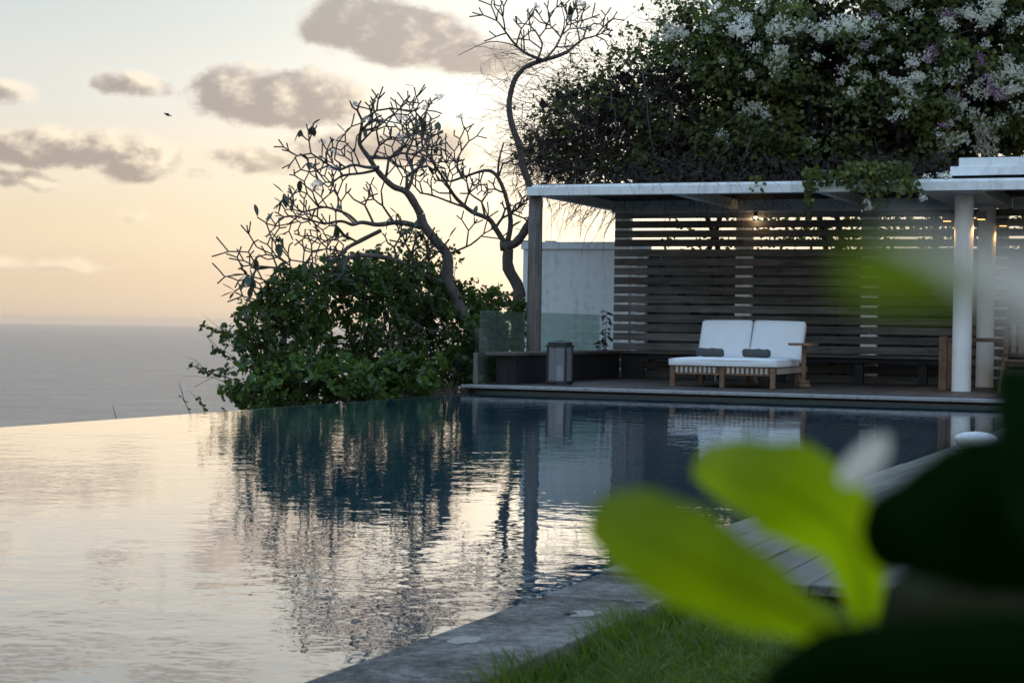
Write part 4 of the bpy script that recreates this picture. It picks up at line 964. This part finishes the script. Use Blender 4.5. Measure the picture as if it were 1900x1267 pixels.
# drapes of leaves over the fascia
def drape(px0, px1, py0, py1, nn, Y0, seed):
    r2 = np.random.default_rng(seed); A = []
    for q in range(nn):
        x = r2.uniform(px0, px1); y = py0 + (py1 - py0) * r2.random() ** 1.6; p = at(x, y, 24); d = p - EYE; p = EYE + d * ((Y0 + r2.uniform(-.12, .10)) / d.y); A.append(tuple(p))
    return np.array(A)
A = np.concatenate([drape(1570, 1690, 300, 352, 420, 23.50, 1), drape(1490, 1590, 315, 340, 160, 23.52, 2), drape(1660, 1705, 330, 368, 60, 23.48, 3), drape(1492, 1512, 335, 405, 46, 23.5, 4), drape(1385, 1415, 325, 352, 14, 23.5, 5), drape(1600, 1640, 345, 385, 40, 23.5, 6)])
Dd = unit(rng.normal(size=A.shape) * .6 + np.array([0, -.25, -.8])); L = rng.uniform(.055, .09, len(A)); V, Fq = leaves(A, Dd, unit(np.tile([0, -1., .5], (len(A), 1)) + rng.normal(size=A.shape) * .5), L, L * .36); nppart('hanging_leaves', V, Fq, 'bougainvillea_leaf', bg)
for pts in ([(1500, 330), (1503, 360), (1508, 385), (1512, 405)], [(1600, 325), (1612, 350), (1622, 380)], [(1660, 325), (1680, 345), (1702, 365)]):
    part('hanging_shoot', MB().tube([EYE + (at(x, y, 24) - EYE) * (23.5 / (at(x, y, 24) - EYE).y) for x, y in pts], [.006] * (len(pts) - 1) + [.003], 4), 'vine_bark', bg)
# flower clusters: shared meshes, each cluster its own part
def fcl(material, s_):
    r2 = np.random.default_rng(s_); nn = 44; C = np.clip(r2.normal(size=(nn, 3)), -1.6, 1.6) * np.array([.058, .045, .042]); d = unit(r2.normal(size=(nn, 3)) + C * 6); nr = unit(r2.normal(size=(nn, 3)))
    L = r2.uniform(.030, .048, nn); V, Fq = leaves(C, d, nr, L, L * .46, .35, .1); return npmesh('blossoms', V, Fq, material)
WF = [fcl('bougainvillea_flower', s_) for s_ in range(5)]; PF = [fcl('bougainvillea_flower_purple', 20 + s_) for s_ in range(2)]
def surf(px, py):
    """nearest point of the crown along the line of sight: flowers open on the outer shoots"""
    d = ray(px, py); best = None
    for c, R, _ in BGW:
        o_ = (np.array(EYE) - c) / R; dd = np.array(d) / R; a = dd @ dd; b = 2 * o_ @ dd; q = o_ @ o_ - 1; D_ = b * b - 4 * a * q
        if D_ > 0:
            t_ = (-b - math.sqrt(D_)) / (2 * a)
            if t_ > 0 and (best is None or t_ < best): best = t_
    return EYE + d * (best + .12) if best else None
cnt = 0; tries = 0; frnd = random.Random(5)
streaks = [(1480, 55, 90, 10), (1380, 55, 70, 14), (1620, 40, 80, 14), (1600, 110, 60, 16), (1530, 60, 90, 12), (1690, 160, 45, 30), (1740, 100, 40, 26), (1790, 170, 40, 34), (1730, 130, 50, 20), (1830, 220, 40, 30), (1860, 110, 40, 50), (1410, 140, 26, 16), (1395, 205, 22, 14),
           (1345, 225, 10, 8), (1585, 160, 14, 12), (1555, 95, 12, 12), (1665, 215, 12, 8), (1770, 260, 30, 16), (1840, 260, 30, 20), (1880, 160, 20, 40), (1250, 60, 50, 16), (1265, 120, 40, 10), (1350, 260, 10, 8), (1500, 262, 8, 6), (1420, 110, 30, 14), (1330, 30, 60, 14), (1780, 30, 70, 20), (1880, 30, 40, 30), (1680, -40, 160, 40), (1500, -20, 120, 30), (1810, -60, 120, 60)]
wts = [s_[2] * s_[3] for s_ in streaks]
while cnt < 285 and tries < 3000:
    tries += 1; s_ = frnd.choices(streaks, [w ** .62 for w in wts])[0]; px = frnd.gauss(s_[0], s_[2] * .65); py = frnd.gauss(s_[1], s_[3] * .65)
    p = surf(px, py)
    if p is None or p.z < 2.9: continue
    k_ = frnd.uniform(.55, 1.15); shared('blossoms', WF[frnd.randrange(5)], bg, p, (frnd.uniform(-.4, .4), frnd.uniform(-.4, .4), frnd.uniform(0, 6.28)), (k_, k_, k_)); cnt += 1
for (px, py) in ((1720, 105), (1738, 100), (1725, 112), (1832, 140), (1836, 155), (1840, 165), (1858, 182), (1760, 22), (1752, 28), (1765, 30), (1622, 25), (1626, 30), (1762, 172), (1776, 182), (1822, 118), (1608, 82), (1752, 232), (1818, 104), (1730, 90), (1850, 175)):
    p = surf(px, py)
    if p: k_ = frnd.uniform(.4, .75); shared('purple_blossoms', PF[frnd.randrange(2)], bg, p - ray(px, py) * .08, (frnd.uniform(-.4, .4), 0, frnd.uniform(0, 6)), (k_, k_, k_))
for (px, py) in ((1600, 352), (1608, 372), (1612, 384), (1668, 350), (1712, 368), (1676, 352), (1745, 326), (1758, 326), (1720, 330)):
    d = ray(px, py); p = EYE + d * (23.45 / d.y); shared('blossoms', WF[frnd.randrange(5)], bg, p, (0, 0, frnd.uniform(0, 6)), [frnd.uniform(.4, .65)] * 3)

# ---- grass on the lawn
def blades(n_, x0, x1, y0, y1, h0, h1, w0, lean, z=-.004, bx=0.0):
    x = rng.uniform(x0, x1, n_); y = rng.uniform(y0, y1, n_); h = rng.uniform(h0, h1, n_) * (.75 + .5 * np.sin(x * 9 + y * 4) ** 2); a = rng.uniform(0, 6.283, n_); ln = rng.uniform(.2, 1, n_) * lean
    dx = np.cos(a) * ln + bx; dy = np.sin(a) * ln; sx = -np.sin(a); sy = np.cos(a); w = rng.uniform(.7, 1.2, n_) * w0
    rows = []
    for u, ww in ((0, 1.0), (.4, .9), (.75, .6), (1.0, .08)):
        px = x + dx * h * u ** 1.8; py = y + dy * h * u ** 1.8; pz = z + h * (u - .35 * ln * u ** 2.2)
        rows += [np.stack([px - sx * w * ww, py - sy * w * ww, pz], 1), np.stack([px + sx * w * ww, py + sy * w * ww, pz], 1)]
    V = np.stack(rows, 1).reshape(-1, 3); k_ = np.arange(n_)[:, None] * 8
    return V, np.concatenate([k_ + np.array([[2 * i, 2 * i + 1, 2 * i + 3, 2 * i + 2]]) for i in range(3)], 0)
sets = [blades(60000, -1.56, -.25, 3.3, 5.57, .018, .046, .0017, 1.05), blades(9000, -.25, 1.6, 2.6, 5.57, .025, .06, .0024, .9), blades(1500, -1.568, -1.50, 3.2, 5.57, .05, .125, .0019, .8, bx=-.35), blades(2600, -1.56, -1.3, 3.2, 5.57, .035, .085, .0018, .95, bx=-.1)]
Vs = []; Fs = []; b0 = 0
for V, Fq in sets: Vs.append(V); Fs.append(Fq + b0); b0 += len(V)
go = nppart('grass', np.concatenate(Vs), np.concatenate(Fs), 'grass_blade', None, 'stuff')
tag(go, 'short green lawn grass growing beside the stone coping', 'grass')

# ---- leafy plant close to the lens
fp = thing('foreground_plant', (.36, .62, 0.0), 'out-of-focus broad-leaved plant close to the lens, lime and dark green leaves', 'plant')
def nleaf(spine, widths, dep, material, name='leaf', label=None, cup=.30, roll=0.0, nw=8):
    """leaf through a traced midrib (px, py, depth offset); half widths in px; built as a cupped 3-D blade with thickness"""
    P_ = [at(x, y, dep + dz) for x, y, dz in spine]
    Q = []; Wd = []
    for i in range(len(P_) - 1):
        a, b, c, d = P_[max(i - 1, 0)], P_[i], P_[i + 1], P_[min(i + 2, len(P_) - 1)]
        for s_ in range(5):
            u = s_ / 5; Q.append(.5 * ((2 * b) + (c - a) * u + (2 * a - 5 * b + 4 * c - d) * u * u + (3 * b - a - 3 * c + d) * u ** 3)); Wd.append(widths[i] + (widths[i + 1] - widths[i]) * (u * u * (3 - 2 * u)))
    Q.append(P_[-1]); Wd.append(widths[-1])
    g = MB(); vs = []
    for i, q in enumerate(Q):
        t_ = (Q[min(i + 1, len(Q) - 1)] - Q[max(i - 1, 0)]).normalized(); dv = (q - EYE); w_ = Wd[i] * dv.dot(FW) / FPX
        s_ = t_.cross(dv.normalized()).normalized(); nn = s_.cross(t_).normalized(); s2 = s_ * math.cos(roll) + nn * math.sin(roll)
        for j in range(nw + 1):
            v = -1 + 2 * j / nw; vs.append(q + s2 * (w_ * v) + nn * (cup * w_ * (v * v) + .05 * w_ * math.sin(i * .9 + v * 2)))
    nq = len(Q)
    back = [v + (v - EYE).normalized() * .0006 for v in vs]
    fs = [(i * (nw + 1) + j, i * (nw + 1) + j + 1, (i + 1) * (nw + 1) + j + 1, (i + 1) * (nw + 1) + j) for i in range(nq - 1) for j in range(nw)]
    g.add(vs, fs); o_ = part(name, g, material, fp, smooth=True, label=label)
    part('midrib', MB().tube([q + (q - EYE).normalized() * .0006 for q in Q], [.0005 * (1 - .7 * i / nq) for i in range(nq)], 5), material, o_)
    return o_
nleaf([(1590, 1182, .02), (1515, 1158, .0), (1400, 1100, -.02), (1268, 1030, -.03), (1170, 980, -.02), (1098, 948, 0)], [12, 40, 76, 96, 86, 48], .46, 'young_leaf', label='lime green lower leaf lit from behind')
nleaf([(1606, 1165, .02), (1592, 1050, .01), (1545, 968, 0), (1464, 912, -.02), (1370, 878, -.01), (1290, 855, .02)], [20, 52, 86, 96, 70, 34], .50, 'young_leaf', label='lime green upper leaf lit from behind')
nleaf([(2010, 960, -.02), (1930, 955, -.01), (1840, 955, 0), (1740, 975, .0), (1660, 1000, .01), (1610, 1030, .02)], [170, 168, 150, 122, 92, 46], .40, 'shaded_dark_leaf', label='large leaf with its shade put into the black-green colour')
nleaf([(2010, 1010, -.02), (1980, 900, -.01), (1930, 800, 0), (1890, 730, .01), (1850, 690, .02)], [90, 120, 105, 66, 18], .38, 'shaded_dark_leaf')
nleaf([(2010, 1230, -.03), (1850, 1225, -.02), (1700, 1225, 0), (1550, 1228, .02), (1420, 1262, .03)], [100, 92, 80, 66, 22], .36, 'shaded_dark_leaf')
nleaf([(2010, 1330, -.03), (1850, 1330, -.02), (1700, 1320, 0), (1500, 1305, .02), (1370, 1300, .03)], [100, 95, 90, 62, 20], .37, 'shaded_dark_leaf')
nleaf([(1620, 1150, 0), (1690, 1115, .0), (1780, 1105, .01), (1900, 1100, .02), (2010, 1095, .02)], [20, 50, 56, 58, 40], .55, 'shade_leaf', label='brown-green blurred leaf between the two dark ones')
nleaf([(1980, 1000, .0), (1990, 1100, .0), (1990, 1180, .0), (1980, 1240, .0)], [60, 70, 70, 50], .41, 'shaded_dark_leaf')
nleaf([(1810, 570, 0), (1750, 535, .0), (1680, 508, .0), (1610, 505, .0), (1550, 520, .0)], [8, 36, 62, 56, 18], .175, 'mid_leaf', label='heavily blurred green leaf in front of the slats')
nleaf([(2010, 560, 0), (1900, 530, .0), (1820, 500, .0), (1740, 462, .0), (1640, 428, .0)], [96, 66, 38, 18, 6], .165, 'pale_petal', 'petal', label='heavily blurred pale petal across the white columns')
nleaf([(1560, 895, 0), (1590, 870, .0), (1620, 840, .0), (1645, 808, .0)], [10, 28, 28, 10], .44, 'pale_petal', 'petal', label='blurred pale petal above the lime leaves')
# stems down to the ground
def fstem(pts, r, nm='stem'): part(nm, MB().tube(pts, [r * (1 - .45 * i / (len(pts) - 1)) for i in range(len(pts))], 7), 'stem_bark', fp, smooth=True)
B0 = Vector((.30, .60, 0)); J = at(1720, 1330, .46)
fstem([B0, B0.lerp(J, .5) + Vector((.02, .0, 0)), J, at(1600, 1160, .47)], .006)
fstem([J, at(1850, 1240, .42), at(1980, 1040, .39), at(2010, 800, .37), at(2020, 600, .25), at(1990, 555, .18)], .004)

# ---- bird
p = at(310, 213, 60); bd = thing('bird', p, 'small dark bird gliding in front of the clouds', 'bird'); g = MB()
g.tube([p + RT * a + UP * b for a, b in ((-.10, .05), (-.04, .02), (.03, -.015), (.09, -.03), (.16, -.045))], [.012, .032, .036, .02, .006], 8); part('body', g, 'bird_feather', bd, smooth=True)
for s_ in (-1, 1):
    g = MB(); root = p + RT * .0; tip = p + RT * (.05 if s_ < 0 else -.02) + UP * (.07 if s_ > 0 else .02) + FW * s_ * .16
    g.add([root + RT * -.04, root + RT * .05, tip + RT * .04, tip, root + RT * -.04 + UP * .008, root + RT * .05 + UP * .008], [(0, 1, 2, 3), (4, 3, 2, 5)]); part('wing', g, 'bird_feather', bd)

# ---- air over the sea
m, k, o = mat('haze_air'); vp = k.node('ShaderNodeVolumePrincipled'); vp.inputs['Color'].default_value = (1.0, .87, .76, 1); vp.inputs['Density'].default_value = 6.0e-5; vp.inputs['Anisotropy'].default_value = .75
k.l.new(vp.outputs[0], o.inputs['Volume'])
g = MB(); g.box(-26000, 26000, -26000, 26000, -64, 22); hz = part('haze', g, 'haze_air'); tag(hz, kind='stuff')
